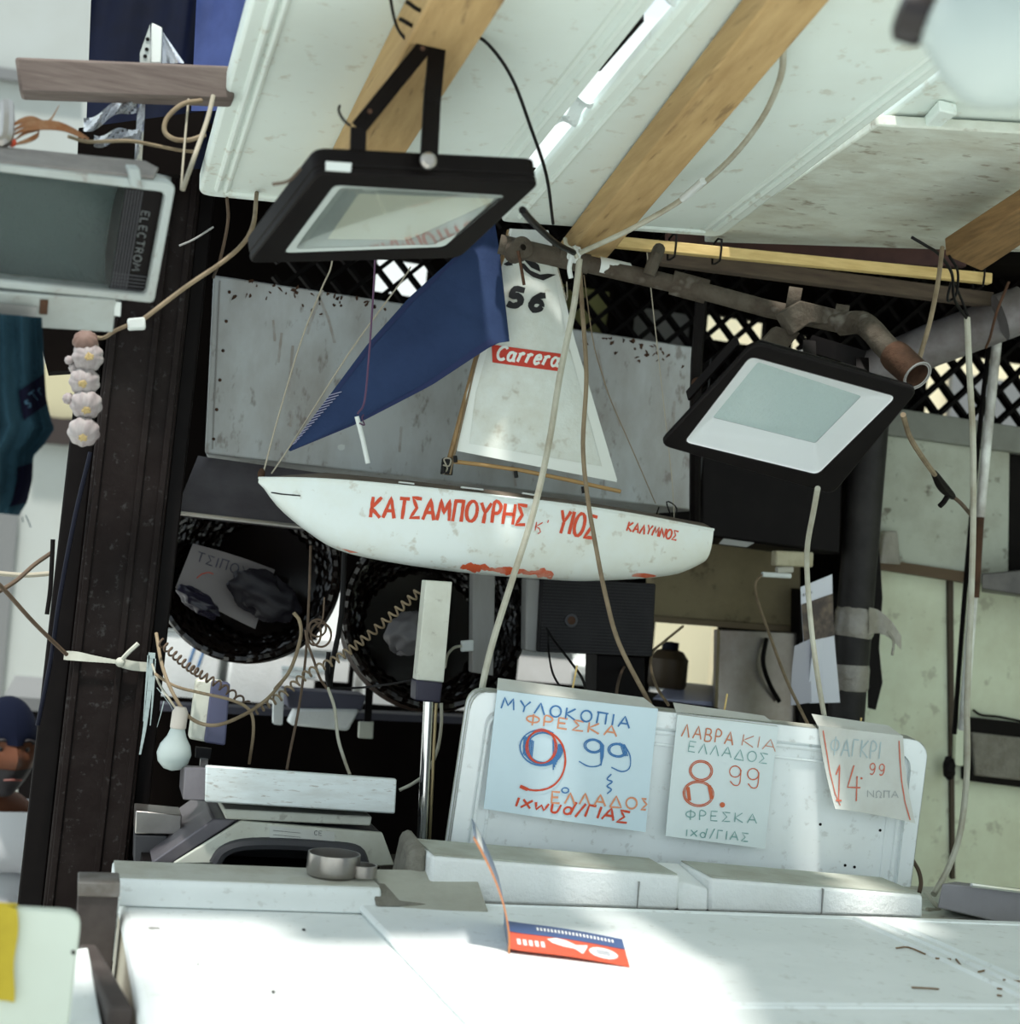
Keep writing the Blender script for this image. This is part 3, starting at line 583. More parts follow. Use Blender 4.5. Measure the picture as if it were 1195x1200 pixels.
# ------------------------------------------------------------------ price cards
def card(name, label, quad, m, off, curl=None, fold=.035, top=PAPERG, th=.0012):
    q = [PP(x, y, off) for x, y in quad]; t = thing(name, label, 'price card', (q[2]+q[3])/2, None)
    def fn(u, v):
        p = lerp(lerp(q[0], q[1], u), lerp(q[3], q[2], u), v)
        return p + (curl(u, v) if curl else V((0, 0, 0)))
    g = MB().grid(fn, 12, 14); hit = mesh_hit(g)
    MB().grid(fn, 12, 14, -PN*th).obj('card', m, t)
    if fold:                           # the flap bent back over the top of the panel
        a, b = q[0], q[1]; back = -PN*(fold+off)+V((0, 0, .004)); s = (b-a)*.04
        MB().add([a, b, b+back-s+V((0, 0, .004)), a+back+s+V((0, 0, .008)), a-V((0, 0, .0015)), b-V((0, 0, .0015)), b+back-s+V((0, 0, .0025)), a+back+s+V((0, 0, .0065))], [(0, 1, 2, 3), (7, 6, 5, 4), (0, 4, 5, 1), (1, 5, 6, 2), (2, 6, 7, 3), (3, 7, 4, 0)]).obj('folded_flap', top, t)
    return t, hit
t, hit = card('price_card', 'large pale blue handwritten price card with a red and blue 9.99', [(582, 808), (770, 830), (753, 972), (566, 947)], PAPERB, .006, curl=lambda u, v: PN*(.004+.010*v*v*u+.004*math.sin(3*u)))
mb = MB(); write(mb, hit, 'MULOKOPIA', (587, 830), (737, 853), 13, .0030, gap=.45); mb.obj('blue_writing', INK_B, t)
mb = MB(); write(mb, hit, 'FRESKA', (616, 848), (722, 863), 12, .0030, gap=.4); mb.obj('orange_writing', INK_O, t); mb = MB(); write(mb, hit, 'ELLADOS', (646, 940), (762, 949), 13, .0034, gap=.4); mb.obj('orange_writing', INK_O, t)
mb = MB(); write(mb, hit, 'ixwud/GIAS', (603, 945), (734, 964), 14, .0040, gap=.3, slant=.2); mb.obj('red_writing', INK_R, t)
mb = MB()
def rot_el(cx, cy, rx, ry, a0, a1, rot, n=24):
    c, s = math.cos(rot), math.sin(rot); o = []
    for i in range(n+1):
        a = math.radians(a0+(a1-a0)*i/n); x, y = rx*math.cos(a), ry*math.sin(a); o.append((cx+x*c-y*s, cy+x*s+y*c))
    return o
for k in (0, 3, 6): ink_line(mb, hit, rot_el(634+k*.4, 876, 25-k, 21-k*.6, -20, 300, .1), .0026, .0012)
for k in range(7): ink_line(mb, hit, [(614+k*1.8, 862+k), (613+k*1.6, 884+k*1.2)], .0022, .0013)
for k in range(7): ink_line(mb, hit, [(648+k*2, 866+k*2), (648+k*1.4, 902-k*3)], .0022, .0013)
for cx, cy in ((695, 874), (723, 879)):
    for k in (0, 2): ink_line(mb, hit, rot_el(cx, cy, 11-k, 8-k*.7, 0, 360, .15), .0022)
for k in range(6): ink_line(mb, hit, [(703+k*.8, 868+k), (704+k*.5, 897-k*2)], .0020)
ink_s(mb, hit, [(706, 884), (703, 896), (690, 898), (678, 892)], .0022)
for k in range(4): ink_line(mb, hit, [(726+k*2, 870+k), (731+k*1.4, 886)], .0018)
ink_s(mb, hit, [(731, 872), (738, 886), (737, 900), (728, 904), (716, 899)], .0022)
ink_s(mb, hit, [(716, 907), (711, 913), (717, 916), (711, 921), (716, 925), (711, 930)], .0026)
ink_line(mb, hit, rot_el(662, 926, 4, 3, 0, 360, 0), .0024)
mb.obj('blue_numbers', INK_B, t)
mb = MB()
ink_line(mb, hit, rot_el(634, 875, 18, 19, 0, 360, .1), .0026, .0018); ink_line(mb, hit, rot_el(634, 874, 16, 20, 0, 360, .0), .002, .0018)
ink_s(mb, hit, [(640, 857), (650, 862), (659, 874), (662, 892), (657, 910), (645, 922), (628, 926), (611, 923)], .0034, .0018); ink_line(mb, hit, [(609, 921), (618, 925)], .006, .0019)
mb.obj('red_number', INK_R, t)
MB().tube([PP(690, 962, .004), PP(742, 971, .004)], .004, 6, 1).obj('bottom_strip', GREYM, t)
t, hit = card('price_card', 'narrow white handwritten price card with a red 8.99, middle one of three', [(793, 837), (911, 851), (893, 992), (777, 977)], PAPER, .006, curl=lambda u, v: PN*(.004+.008*v*v))
mb = MB(); write(mb, hit, 'LABRA', (798, 863), (858, 873), 15, .0026, gap=.45); write(mb, hit, 'KIA', (869, 873), (908, 880), 13, .0016, gap=.3); mb.obj('red_writing', mat('worn_red_marker', (.58, .22, .12), .7), t)
mb = MB(); write(mb, hit, 'ELLADOS', (806, 880), (898, 895), 12, .0018, gap=.35); mb.obj('green_writing', INK_G, t); mb = MB(); write(mb, hit, 'FRESKA', (803, 960), (886, 965), 11, .0019, gap=.5); mb.obj('green_writing', INK_G, t); mb = MB(); write(mb, hit, 'ixd/GIAS', (803, 979), (876, 986), 10, .002, gap=.4); mb.obj('green_writing', INK_G, t)
mb = MB()
for k in (0, 1.8): ink_line(mb, hit, rot_el(821, 903, 13.5-k, 12-k, 0, 360, .1), .0020); ink_line(mb, hit, rot_el(818, 930, 18-k, 15-k, 0, 360, .1), .0020)
for k in range(4): ink_line(mb, hit, [(804+k, 922), (806+k, 938)], .0018, .0013); ink_line(mb, hit, [(829+k, 920), (832+k, 936)], .0018, .0013)
patch(mb, hit, blob(846, 943, 3.2, 3.2, 10), .0013)
for cx, cy in ((861, 904), (882, 907)):
    ink_line(mb, hit, rot_el(cx, cy, 6.5, 6.5, 0, 360, 0), .0020); ink_s(mb, hit, [(cx+7, cy-2), (cx+5, cy+14), (cx-1, cy+16), (cx-6, cy+11)], .0020)
mb.obj('red_number', mat('red_marker_worn', (.60, .14, .06), .7), t)
t, hit = card('price_card', 'curled grey price card with a red border and 14.99, rightmost of three', [(958, 850), (1057, 862), (1061, 958), (968, 941)], PAPERG, .005, curl=lambda u, v: PN*(.003+.032*v**2.2-.012*v*v*math.sin(3.1*u)))
mb = MB(); ink_line(mb, hit, [(964, 856), (968, 880), (972, 905), (978, 930), (984, 944)], .0022); ink_line(mb, hit, [(1053, 868), (1054, 890), (1056, 915), (1060, 940), (1066, 961)], .0024)
write(mb, hit, '14', (978, 938), (1007, 939), 42, .0028, gap=.3, jit=0); write(mb, hit, '99', (1018, 907), (1036, 909), 13, .0022, gap=.4); patch(mb, hit, blob(1009, 912, 1.4, 1.4, 8)); mb.obj('red_writing', mat('red_marker_faded', (.60, .16, .10), .7), t)
mb = MB(); write(mb, hit, 'FAGKRI', (972, 884), (1030, 890), 20, .0024, gap=.3); mb.obj('faded_writing', INK_F, t)
mb = MB(); write(mb, hit, 'NWPA', (1016, 934), (1052, 935), 8, .0016, gap=.3); mb.obj('grey_writing', mat('grey_pencil', (.34, .36, .36), .8), t)
# skewers stuck behind the cards
for q, lab in ((((667, 818), (676, 780)), 'thin bamboo skewer behind the large blue price card'), (((846, 840), (852, 813)), 'thin pale skewer behind the middle price card'), (((1006, 858), (1009, 841)), 'thin bamboo skewer behind the curled price card')):
    MB().tube([P(q[0][0], q[0][1]+8, 2.452), P(*q[1], 2.455)], .0018, 6, 1).obj('skewer', STRIP, label=lab, cat='skewer')

# ------------------------------------------------------------------ kitchen scale behind the left rim
zc = P(300, 1018, 2.52).z
BKC = MB().box((.145, 2.345, zc-.04), (1.47, 2.70, zc)).obj('back_counter', BLACK, label='dark back counter the weighing scale stands on', cat='counter')
for x in (.2, 1.42):
    MB().box((x-.03, 2.42, .0), (x+.03, 2.64, zc-.04)).obj('leg', BLACK, BKC)
t = thing('weighing_scale', 'cream weighing scale with a big steel pan and an arched base', 'scale', (.38, 2.6, zc))
Yc = 2.50
def sc_(px, py): return P(px, py, Yc)
prof = [(203, 1012), (283, 962), (448, 976), (462, 1014), (425, 1016), (415, 996), (360, 992), (290, 990), (268, 995), (252, 1012)]
MB().prism([sc_(*q) for q in prof], (0, .012, 0)).obj('front_face', SCALEB, t, bevel=.002)
a = [sc_(178, 1010), sc_(250, 962), sc_(455, 976), sc_(470, 1016)]
A0 = [V((p.x-.0, Yc+.012, p.z)) for p in (sc_(203, 1012), sc_(283, 962), sc_(448, 976), sc_(462, 1014))]; zb_ = zc+.003
mb = MB(); top = [A0[1], A0[2]]
mb.hexa([V((A0[0].x, Yc+.1, zb_)), V((A0[3].x, Yc+.1, zb_)), V((A0[3].x, Yc+.32, zb_)), V((A0[0].x, Yc+.32, zb_)), V((A0[1].x, Yc+.012, A0[1].z)), V((A0[2].x, Yc+.012, A0[2].z)), V((A0[2].x, Yc+.30, A0[2].z)), V((A0[1].x, Yc+.30, A0[1].z))]).obj('body', GREYD, t, bevel=.006)
MB().prism([V((A0[0].x-.035, Yc+.02, zb_)), V((A0[1].x-.045, Yc+.02, A0[1].z-.002)), V((A0[1].x, Yc+.02, A0[1].z)), V((A0[0].x, Yc+.02, zb_))], (0, .28, 0)).obj('side_cheek', HOODM, t, bevel=.003)
MB().tube([sc_(252, 1012), sc_(262, 998), sc_(285, 990), sc_(330, 989), sc_(390, 993), sc_(418, 998), sc_(426, 1014)], .011, 8, 4).obj('arch_trim', GREYD, t)
for x in (A0[0].x+.02, A0[3].x-.03): MB().lathe([(0, 0), (.016, 0), (.016, .008), (0, .008)], (x, Yc+.05, zc), n=12).obj('foot', BLACK_P, t)
mb = MB().prism([P(316, 968, Yc-.001), P(392, 975, Yc-.001), P(392, 993, Yc-.001), P(316, 986, Yc-.001)], (0, .001, 0)); lb = mb.obj('rating_label', PAPERG, t)
hit = flat_hit(V((0, Yc-.001, 1)), (0, -1, 0)); mb = MB(); write(mb, hit, 'CE', (368, 978), (377, 979), 5, .0008); write(mb, hit, 'INOX-88', (360, 986), (388, 989), 4, .0007) if False else write(mb, hit, 'lllllll'.replace('l', '-'), (360, 987), (388, 990), 4, .0009)
for y in (974, 979, 984): ink_line(mb, hit, [(320, y-1), (352, y+2)], .0006)
mb.obj('print', INK_K, lb)
q = [P(262, 948, 2.50), P(436, 957, 2.50), P(434, 968, 2.50), P(264, 960, 2.50)]; MB().prism(q, (0, .2, 0)).obj('pan_support', SCALEB, t, bevel=.003)
q = [P(241, 897, 2.47), P(465, 913, 2.47), P(463, 954, 2.47), P(240, 940, 2.47)]; MB().prism(q, (0, .012, 0)).obj('pan', SCALEP, t, bevel=.003)
MB().hexa([P(243, 938, 2.482), P(462, 951, 2.482), P(462, 951, 2.482)+V((0, .24, 0)), P(243, 938, 2.482)+V((0, .24, 0)), P(243, 915, 2.482), P(462, 929, 2.482), P(462, 929, 2.482)+V((0, .24, -.012)), P(243, 915, 2.482)+V((0, .24, -.012))]).obj('pan_tray', GREYD, t)
q = [P(241, 899, 2.475), P(241, 939, 2.475)]; MB().hexa([V((q[1].x-.036, 2.50, q[1].z-.004)), V((q[1].x, 2.472, q[1].z)), V((q[1].x, 2.60, q[1].z)), V((q[1].x-.036, 2.60, q[1].z)), V((q[0].x-.032, 2.50, q[0].z-.006)), V((q[0].x, 2.472, q[0].z)), V((q[0].x, 2.60, q[0].z-.016)), V((q[0].x-.032, 2.60, q[0].z-.016))]).obj('pan_side', HOODM, t, bevel=.003)
# display column of the scale
t = thing('display_column', 'white square scale column with black collar on a chrome rod, right of the scale', 'column', P(490, 1000, 2.56))
qa = [P(499, 680, 2.56), P(530, 682, 2.56), P(520, 800, 2.56), P(488, 797, 2.56)]
MB().prism(qa, (0, .035, 0)).obj('square_tube', SCALEB, t, bevel=.002)
MB().prism([P(488, 797, 2.553), P(519, 800, 2.553), P(516, 824, 2.553), P(487, 821, 2.553)], (0, .048, 0)).obj('collar', mat('navy_collar', (.018, .016, .035), .4), t, bevel=.003)
ra, rb_ = P(502, 822, 2.577), P(494, 988, 2.577)
MB().tube([ra, rb_], .0095, 16, 1).obj('rod', CHROME, t)
MB().tube([P(511, 824, 2.590), P(503, 988, 2.590)], .003, 8, 1).obj('guide_rod', mat('brass_rod', (.45, .36, .2), .3, .9), t)
MB().lathe([(0, -.0), (.028, 0), (.028, .012), (.014, .02), (.014, .035), (0, .035)], (rb_.x, 2.58, zc), n=20).obj('base', BLACK_P, t)
MB().tube([rb_, V((rb_.x, 2.578, zc+.03))], .0095, 12, 1).obj('rod_foot', BLACK_P, t)

# ------------------------------------------------------------------ small things on the counter
pz = V((P(392, 1032, 2.26).x, 2.285, zr+.0015)); t = thing('steel_bowl', 'round steel bowl with a notched rim sitting on the counter rim', 'bowl', pz)
rr = .042
mb = MB().lathe([(0, .0), (rr*.86, 0), (rr*.97, .004), (rr, .012), (rr*.985, .036), (rr*.94, .036), (rr*.94, .008), (0, .006)], pz, n=36); mb.obj('bowl', STAIN, t)
MB().lathe([(.022, 0), (.022, .018), (.019, .018), (.019, 0)], pz+V((.046, -.012, .004)), n=20).obj('side_cup', STAIN, t)
ps = [Z(430, 1018, .985), Z(562, 1022, .985), Z(575, 1066, .966), Z(478, 1068, .966)]
ps = [V((.47, 2.335, .983)), V((.655, 2.29, .990)), V((.635, 2.155, ZT+.0105)), V((.525, 2.165, ZT+.0105))]
ps = [P(428, 1018, 2.30), P(556, 1020, 2.30), P(572, 1067, 2.17), P(477, 1068, 2.17)]
mb = MB(); nn = (ps[1]-ps[0]).cross(ps[3]-ps[0]).normalized(); nn = nn if nn.z > 0 else -nn
mb.prism(ps, -nn*.006).obj('grey_slab', TILE, label='grey slab leaning between the steel bowl and the leaflet', cat='slab', bevel=.002)
MB().hexa([(.475, 2.18, ZT+.0085), (.62, 2.19, ZT+.0085), (.62, 2.255, ZT+.0085), (.475, 2.255, ZT+.0085), (.478, 2.185, ZT+.012), (.61, 2.195, ZT+.012), (.62, 2.255, ZT+.02), (.475, 2.255, ZT+.03)]).obj('stone_chip', STONE, label='small grey wedge lying under the leaning slab', cat='stone', bevel=.003)
# leaflet: one leaf flat, one leaf standing
t = thing('leaflet', 'open red and blue leaflet, one leaf flat on the counter and one standing up', 'leaflet', Z(594, 1105, ZT+.009))
zL = ZT+.0095
fq = [Z(590, 1083, zL), Z(729, 1101, zL), Z(738, 1133, zL), Z(596, 1116, zL)]
def leaf(u, v): p = lerp(lerp(fq[0], fq[1], u), lerp(fq[3], fq[2], u), v); return p+V((0, 0, .012*u*(1-u)*(2-u)+.006*math.exp(-8*u)))
g = MB().grid(leaf, 24, 6); hit = mesh_hit(g); fl = MB().grid(leaf, 24, 6, (0, 0, -.0008)).obj('flat_leaf', LEAF_R, t)
def uv_patch(mb, fn, poly, lift=.0006):
    b = len(mb.v); n = len(poly); cx = sum(p[0] for p in poly)/n; cy = sum(p[1] for p in poly)/n
    mb.v += [V(fn(cx, cy))+V((0, 0, lift))]+[V(fn(*p))+V((0, 0, lift)) for p in poly]
    for i in range(n): mb.f.append((b, b+1+i, b+1+(i+1) % n))
mb = MB()
mb.grid(lambda u, v: leaf(u, v*.40)+V((0, 0, .0005)), 24, 2).obj('blue_band', LEAF_B, fl)
mb = MB(); uv_patch(mb, leaf, [(.34, .50), (.42, .42), (.50, .46), (.58, .58), (.68, .52), (.66, .66), (.62, .86), (.56, .72), (.47, .70), (.38, .62)]); uv_patch(mb, leaf, [(.80+.12*math.cos(a*.4), .70+.19*math.sin(a*.4)) for a in range(16)])
for i in range(5): uv_patch(mb, leaf, [(.08+i*.05, .62), (.11+i*.05, .62), (.11+i*.05, .82), (.08+i*.05, .82)])
for i in range(22): uv_patch(mb, leaf, [(.27+i*.03, .12), (.285+i*.03, .12), (.285+i*.03, .24), (.27+i*.03, .24)], .0012)
mb.obj('white_print', LEAF_W, fl)
mb = MB(); ink = [(.80+.10*math.cos(a*.4), .70+.15*math.sin(a*.4)) for a in range(16)]
for i in range(3): uv_patch(mb, leaf, [(.74, .62+.06*i), (.86, .62+.06*i), (.86, .64+.06*i), (.74, .64+.06*i)], .0012)
mb.obj('oval_print', LEAF_G, fl)
s0, s1 = fq[0], fq[3]                 # the crease
topc = P(550, 958, s0.y+.01)
def stand(u, v): c = lerp(s0, s1, u*1.0); tt = topc-s0; return c+V((tt.x*(v**1.5)*1.0+.004*math.sin(3*v), 0*v, tt.z*v))+V((.0, (-.02 if u > .5 else .0)*v*0, 0))
MB().grid(stand, 6, 18, (.0012, 0, 0)).obj('standing_leaf', LEAF_G, t, label='standing leaf seen almost edge-on')
MB().grid(lambda u, v: stand(.90+.12*u, v)+V((.0008, -.002, 0)), 1, 18, (-.0022, 0, 0)).obj('orange_edge', mat('leaflet_orange', (.50, .19, .07), .5), t)
MB().grid(lambda u, v: stand(u, v*.16)+V((.0016, 0, 0)), 4, 4).obj('blue_band', LEAF_B, t)
MB().grid(lambda u, v: stand(.1+.8*u, .86+.1*v)+V((.0016, 0, 0)), 4, 3).obj('white_band', LEAF_W, t)
# twigs on the lid
for i, q in enumerate(([(1050, 1111), (1064, 1110), (1084, 1118)], [(1096, 1123), (1114, 1124)], [(1120, 1124), (1126, 1132)], [(1146, 1139), (1158, 1136)], [(1175, 1148), (1195, 1150)], [(1068, 1157), (1088, 1158), (1100, 1159)], [(1168, 1158), (1174, 1159)], [(1168, 1166), (1174, 1167)])):
    MB().tube([Z(x, y, ZT+.010) for x, y in q], .0014, 5, 3).obj('dry_twig', TWIG, label='small dry brown twig or leaf bit lying on the right of the white counter lid', cat='twig', group='dry twigs on the counter lid')
# cutting board, cloth, bars at the left front
def plank(name, label, cat, q, Y, dep, m, bev=.004): return MB().prism([P(x, y, Y) for x, y in q], (0, dep, 0)).obj(name, m, label=label, cat=cat, bevel=bev)
bq = [P(-160, 1055, 1.75), P(96, 1069, 1.75), P(70, 1300, 1.70), P(-190, 1290, 1.70)]
t = thing('cutting_board', 'pale plastic cutting board standing upright at the lower left', 'cutting board', (bq[2]+bq[3])/2)
MB().prism(rq(bq, [.01, .02, 0, 0]), (0, .018, 0)).obj('board', BOARD, t, bevel=.003)
nB = (bq[1]-bq[0]).cross(bq[3]-bq[0]).normalized(); hit = flat_hit(bq[0], nB); mb = MB(); patch(mb, hit, blob(86, 1116, 2.6, 3, 10), .0005); mb.obj('hanging_hole', BLACK, t)
nB = nB if nB.y < 0 else -nB
yq = [PL(x, y, bq[0]+nB*.002, nB) for x, y in ((-70, 1056), (20, 1062), (19, 1100), (17, 1172), (12, 1184), (-70, 1180))]
t = thing('yellow_cloth', 'yellow cloth hung over the cutting board at the left edge', 'cloth', yq[4])
MB().grid(lambda u, v: PL(-70+(90+2*math.sin(8*v)-5*v*v)*u, 1058+118*v+8*u*(1-v)+4*math.sin(6*u), bq[0]+nB*(.003+.002*math.sin(14*u)), nB), 16, 14, nB*.002).obj('front_fold', YELLOW, t)
a0 = [PL(-70, 1056, bq[0]+nB*.004, nB), PL(20, 1062, bq[0]+nB*.004, nB)]
MB().prism([a0[0], a0[1], a0[1]-nB*.026, a0[0]-nB*.026], (0, 0, .003)).obj('top_fold', YELLOW, t)
t = thing('steel_bracket', 'brown-grey square metal post between the cutting board and the counter', 'post', P(110, 1200, 2.0))
MB().prism([P(92, 1036, 2.12), P(140, 1037, 2.12), P(128, 1170, 2.12), P(84, 1170, 2.12)], (0, .06, 0)).obj('post', BROWNB, t, bevel=.002)
MB().prism([P(91, 1034, 2.115), P(141, 1035, 2.115), P(140, 1052, 2.115), P(91, 1051, 2.115)], (0, .07, 0)).obj('cap', mat('post_cap', (.12, .105, .09), .5, dirt=(.3, .3, .3), dscale=30, damt=.4), t, bevel=.002)
p1, p2 = P(104, 1106, 2.0), P(143, 1185, 1.72)
t = thing('dark_bar', 'dark square bar along the left side of the counter, its cut end showing', 'bar', p2-V((0, 0, .1)))
MB().hexa([V((p1.x-.012, p1.y, p1.z-.10)), V((p1.x+.010, p1.y, p1.z-.10)), V((p2.x+.013, p2.y, p2.z-.12)), V((p2.x-.015, p2.y, p2.z-.12)), V((p1.x-.012, p1.y, p1.z)), V((p1.x+.010, p1.y, p1.z)), V((p2.x+.013, p2.y, p2.z+.004)), V((p2.x-.015, p2.y, p2.z+.004))]).obj('bar', BROWNB, t, bevel=.004)
mb = MB().hexa([P(91, 1110, 1.95)+V((0, 0, -.2)), P(100, 1108, 1.95)+V((0, 0, -.2)), P(122, 1215, 1.70)+V((0, 0, -.2)), P(78, 1215, 1.70)+V((0, 0, -.2)), P(90, 1112, 1.95), P(103, 1110, 1.95), P(122, 1215, 1.70), P(80, 1215, 1.70)])
mb.obj('white_trim', W_TABLE, label='white strip wedged beside the cutting board edge', cat='strip', bevel=.002)
t = thing('steel_block', 'small grey steel block on a dark base, left behind the scale', 'block', P(185, 1012, 2.62))
MB().prism([P(159, 950, 2.62), P(213, 955, 2.62), P(212, 978, 2.62), P(158, 977, 2.62)], (0, .08, 0)).obj('block', STAIN, t, bevel=.002)
MB().prism([P(158, 979, 2.62), P(196, 980, 2.62), P(192, 1013, 2.62), P(157, 1013, 2.62)], (0, .08, 0)).obj('base', GREYD, t, bevel=.002)
# grey angle tray at the right end
t = thing('metal_tray', 'grey metal tray lying at the right end behind the counter', 'tray', P(1150, 1085, 2.34))
MB().hexa([P(1098, 1064, 2.31), P(1240, 1098, 2.31), P(1240, 1075, 2.44), P(1112, 1060, 2.44), P(1104, 1035, 2.31), P(1240, 1050, 2.31), P(1240, 1046, 2.44), P(1118, 1033, 2.44)]).obj('side', mat('tray_metal', (.26, .25, .27), .55, .2, dirt=(.18, .16, .16), dscale=8, damt=.5), t, bevel=.003)
MB().tube([P(1138, 1037, 2.30), P(1250, 1051, 2.30)], .004, 6, 1).obj('bright_edge', CHROME, t)
q = [P(1090, 1066, 2.30), P(1260, 1096, 2.30)]; MB().box((1.48, 2.245, ZT-.09), (2.1, 2.60, ZT-.012)).obj('rear_shelf', W_BOARD, label='dirty white shelf behind the counter at its right end', cat='shelf')

# ================================================================== THE MODEL SAILBOAT
YS = 2.68
t = boat = thing('model_sailboat', 'white model sailboat with red lettering and a blue jib hanging on strings', 'model boat', P(600, 680, YS))
kp = [(305, 566), (316, 582), (332, 600), (362, 624), (400, 646), (470, 661), (560, 673), (640, 679), (685, 681), (760, 677), (800, 668), (810, 648), (816, 622)]
dp = [(303, 561), (400, 566), (560, 583), (700, 601), (817, 622)]
K = [P(x, y, YS) for x, y in kp]; D = [P(x, y, YS) for x, y in dp]
def itp(pts, x):
    for a, b in zip(pts[:-1], pts[1:]):
        if a.x <= x <= b.x: return a.z+(b.z-a.z)*(x-a.x)/max(1e-6, b.x-a.x)
    return pts[0].z if x < pts[0].x else pts[-1].z
xa, xb = D[0].x, D[-1].x; KS = [p for p in sm(K, 6)]; DS = sm(D, 6)
NS, NU = 44, 18
def hull_pt(i, j):
    s = i/NS; s = s**1.15; x = xa+(xb-xa)*s; zd = itp(DS, x)
    kk = [p for p in KS if True]; zk = min(zd-.002, itp(sorted(KS[:-8], key=lambda p: p.x), min(x, xb-.012)))
    if s > .985: zk = min(zd-.002, itp(sorted(KS[:-8], key=lambda p: p.x), xb-.02)+.012)
    hb = .088*math.sin(math.pi*min(1, .05+.62*s**.8))**.9*(min(1, s/.06)**.6) + .002
    a = math.pi*j/NU               # 0: near gunwale, pi: far gunwale
    c, sn = math.cos(a), math.sin(a)
    return V((x, YS-hb*math.copysign(abs(c)**.55, c), zd-(zd-zk)*abs(sn)**.75))
mb = MB()
for i in range(NS+1):
    for j in range(NU+1): mb.v.append(hull_pt(i, j))
for i in range(NS):
    for j in range(NU): b = i*(NU+1)+j; mb.f.append((b, b+1, b+NU+2, b+NU+1))
mb.f.append(tuple(NS*(NU+1)+j for j in range(NU+1)))
hull = mb.obj('hull', HULL, t); hh = mesh_hit(mb)
dk = MB()
for i in range(NS+1):
    for j in range(7):
        l, r = hull_pt(i, 0), hull_pt(i, NU); u = j/6; p = lerp(l, r, u); dk.v.append(p+V((0, 0, .001+.016*math.sin(math.pi*u)*min(1, i/8))))
for i in range(NS):
    for j in range(6): b = i*7+j; dk.f.append((b, b+1, b+8, b+7))
deck = dk.obj('deck', DECK, t)
mb = MB(); mb.tube([hull_pt(i, 0)+V((0, -.001, .001)) for i in range(NS+1)], .0028, 6, 1); mb.obj('gunwale', HULL, t)
for q in (((467, 565), (485, 567)), ((540, 571), (566, 574)), ((612, 578), (632, 581))):
    MB().bar(P(*q[0], YS-.06), P(*q[1], YS-.06), .006, .003).obj('deck_fitting', SAILE, t)
for nm, tx, p0, p1, h_, wd, sl_ in (('name_lettering', 'KATSAMPOURHS', (434, 605), (615, 616), 24, .0062, .08), ('name_lettering', '-k\'', (617, 620), (641, 622), 13, .0020, .1), ('name_lettering', 'UIOS', (652, 624), (694, 631), 27, .0062, .08), ('place_lettering', 'KALUMNOS', (734, 622), (792, 633), 11, .0034, .1)):
    mb = MB(); write(mb, hh, tx, p0, p1, h_, wd, gap=.28, slant=sl_, jit=.05); mb.obj(nm, INK_R, hull)
mb = MB()
for k in range(26):
    px = 545+4*k+random.uniform(-2, 2); yk = 664+(px-545)*.085
    if px < 652: patch(mb, hh, blob(px, yk-3*random.random()+1, 6, 3.2+1.5*math.sin(k*.6), 9, .3), .0012)
mb.obj('red_paint', HULLR, hull)
mb = MB(); patch(mb, hh, [(408, 646), (425, 648), (440, 652), (444, 656), (430, 654), (412, 649)], .0012); patch(mb, hh, [(400, 642), (420, 647), (410, 647)], .0012); mb.obj('red_paint', HULLR, hull)
mb = MB(); patch(mb, hh, blob(755, 674, 14, 2.4, 12, .2, .02), .0012); patch(mb, hh, blob(766, 674, 4, 3.5, 9, .2), .0014); mb.obj('red_paint', HULLR, hull)
mb = MB(); ink_line(mb, hh, [(318, 577), (330, 579), (352, 581)], .0024); mb.obj('bow_slot', INK_K, hull)
mast0, mast1 = P(522, 556, YS), P(592, 292, YS)
MB().tube([mast0, mast1, P(597, 270, YS)], .0055, 8, 1).obj('mast', MASTW, t)
MB().tube([P(527, 556, YS-.01), P(556, 432, YS-.008), P(570, 380, YS-.006)], .002, 6, 2).obj('halyard', CORD_T, t)
MB().lathe([(0, 0), (.012, 0), (.012, .028), (.008, .032), (0, .032)], P(523, 556, YS), n=12).obj('mast_foot', BLACK_P, t)
MB().tube([P(519, 545, YS-.014), P(526, 546, YS-.014), P(528, 538, YS-.014), P(520, 538, YS-.014), P(524, 549, YS-.014), P(519, 556, YS-.014)], .0016, 6, 4).obj('lashing', TWINE, t)
MB().tube([P(524, 540, YS-.006), P(610, 551, YS-.02), P(727, 576, YS-.03)], .004, 8, 2).obj('boom', mat('boom_wood', (.40, .25, .10), .6), t)
for q in ((533, 538), (519, 551), (604, 556), (683, 574)): MB().tube([P(q[0], q[1]-4, YS-.022), P(q[0]+1, q[1]+4, YS-.022)], .004, 6, 1).obj('boom_clip', BLACK_P, t)
# mainsail
def ms(u, v):   # v 0 top, 1 foot
    l = [(597, 268), (585, 315), (562, 415), (547, 460), (535, 527)]; r = [(642, 270), (652, 310), (673, 400), (692, 462), (722, 563)]
    def at(pp, v):
        k = v*(len(pp)-1); i = min(int(k), len(pp)-2); f = k-i; return (pp[i][0]+(pp[i+1][0]-pp[i][0])*f, pp[i][1]+(pp[i+1][1]-pp[i][1])*f)
    a, b = at(l, v), at(r, v); x = a[0]+(b[0]-a[0])*u; y = a[1]+(b[1]-a[1])*u
    return P(x, y, YS-.004-.028*math.sin(math.pi*u)*(.3+.7*v)+.003*math.sin(9*u+7*v)*math.sin(12*v))
g = MB().grid(ms, 24, 40); sail = MB().grid(ms, 24, 40, (0, .0012, 0)).obj('mainsail', SAIL, t); shit = mesh_hit(g)
MB().grid(lambda u, v: ms(.93+.075*u, v)+V((0, -.0012, 0)), 2, 40).obj('leech_hem', SAILE, sail); MB().grid(lambda u, v: ms(.07*u, v)+V((0, -.0012, 0)), 2, 40).obj('luff_hem', SAILE, sail)
MB().grid(lambda u, v: ms(u, .965+.04*v)+V((0, -.0014, 0)), 20, 2).obj('foot_hem', SAILE, sail)
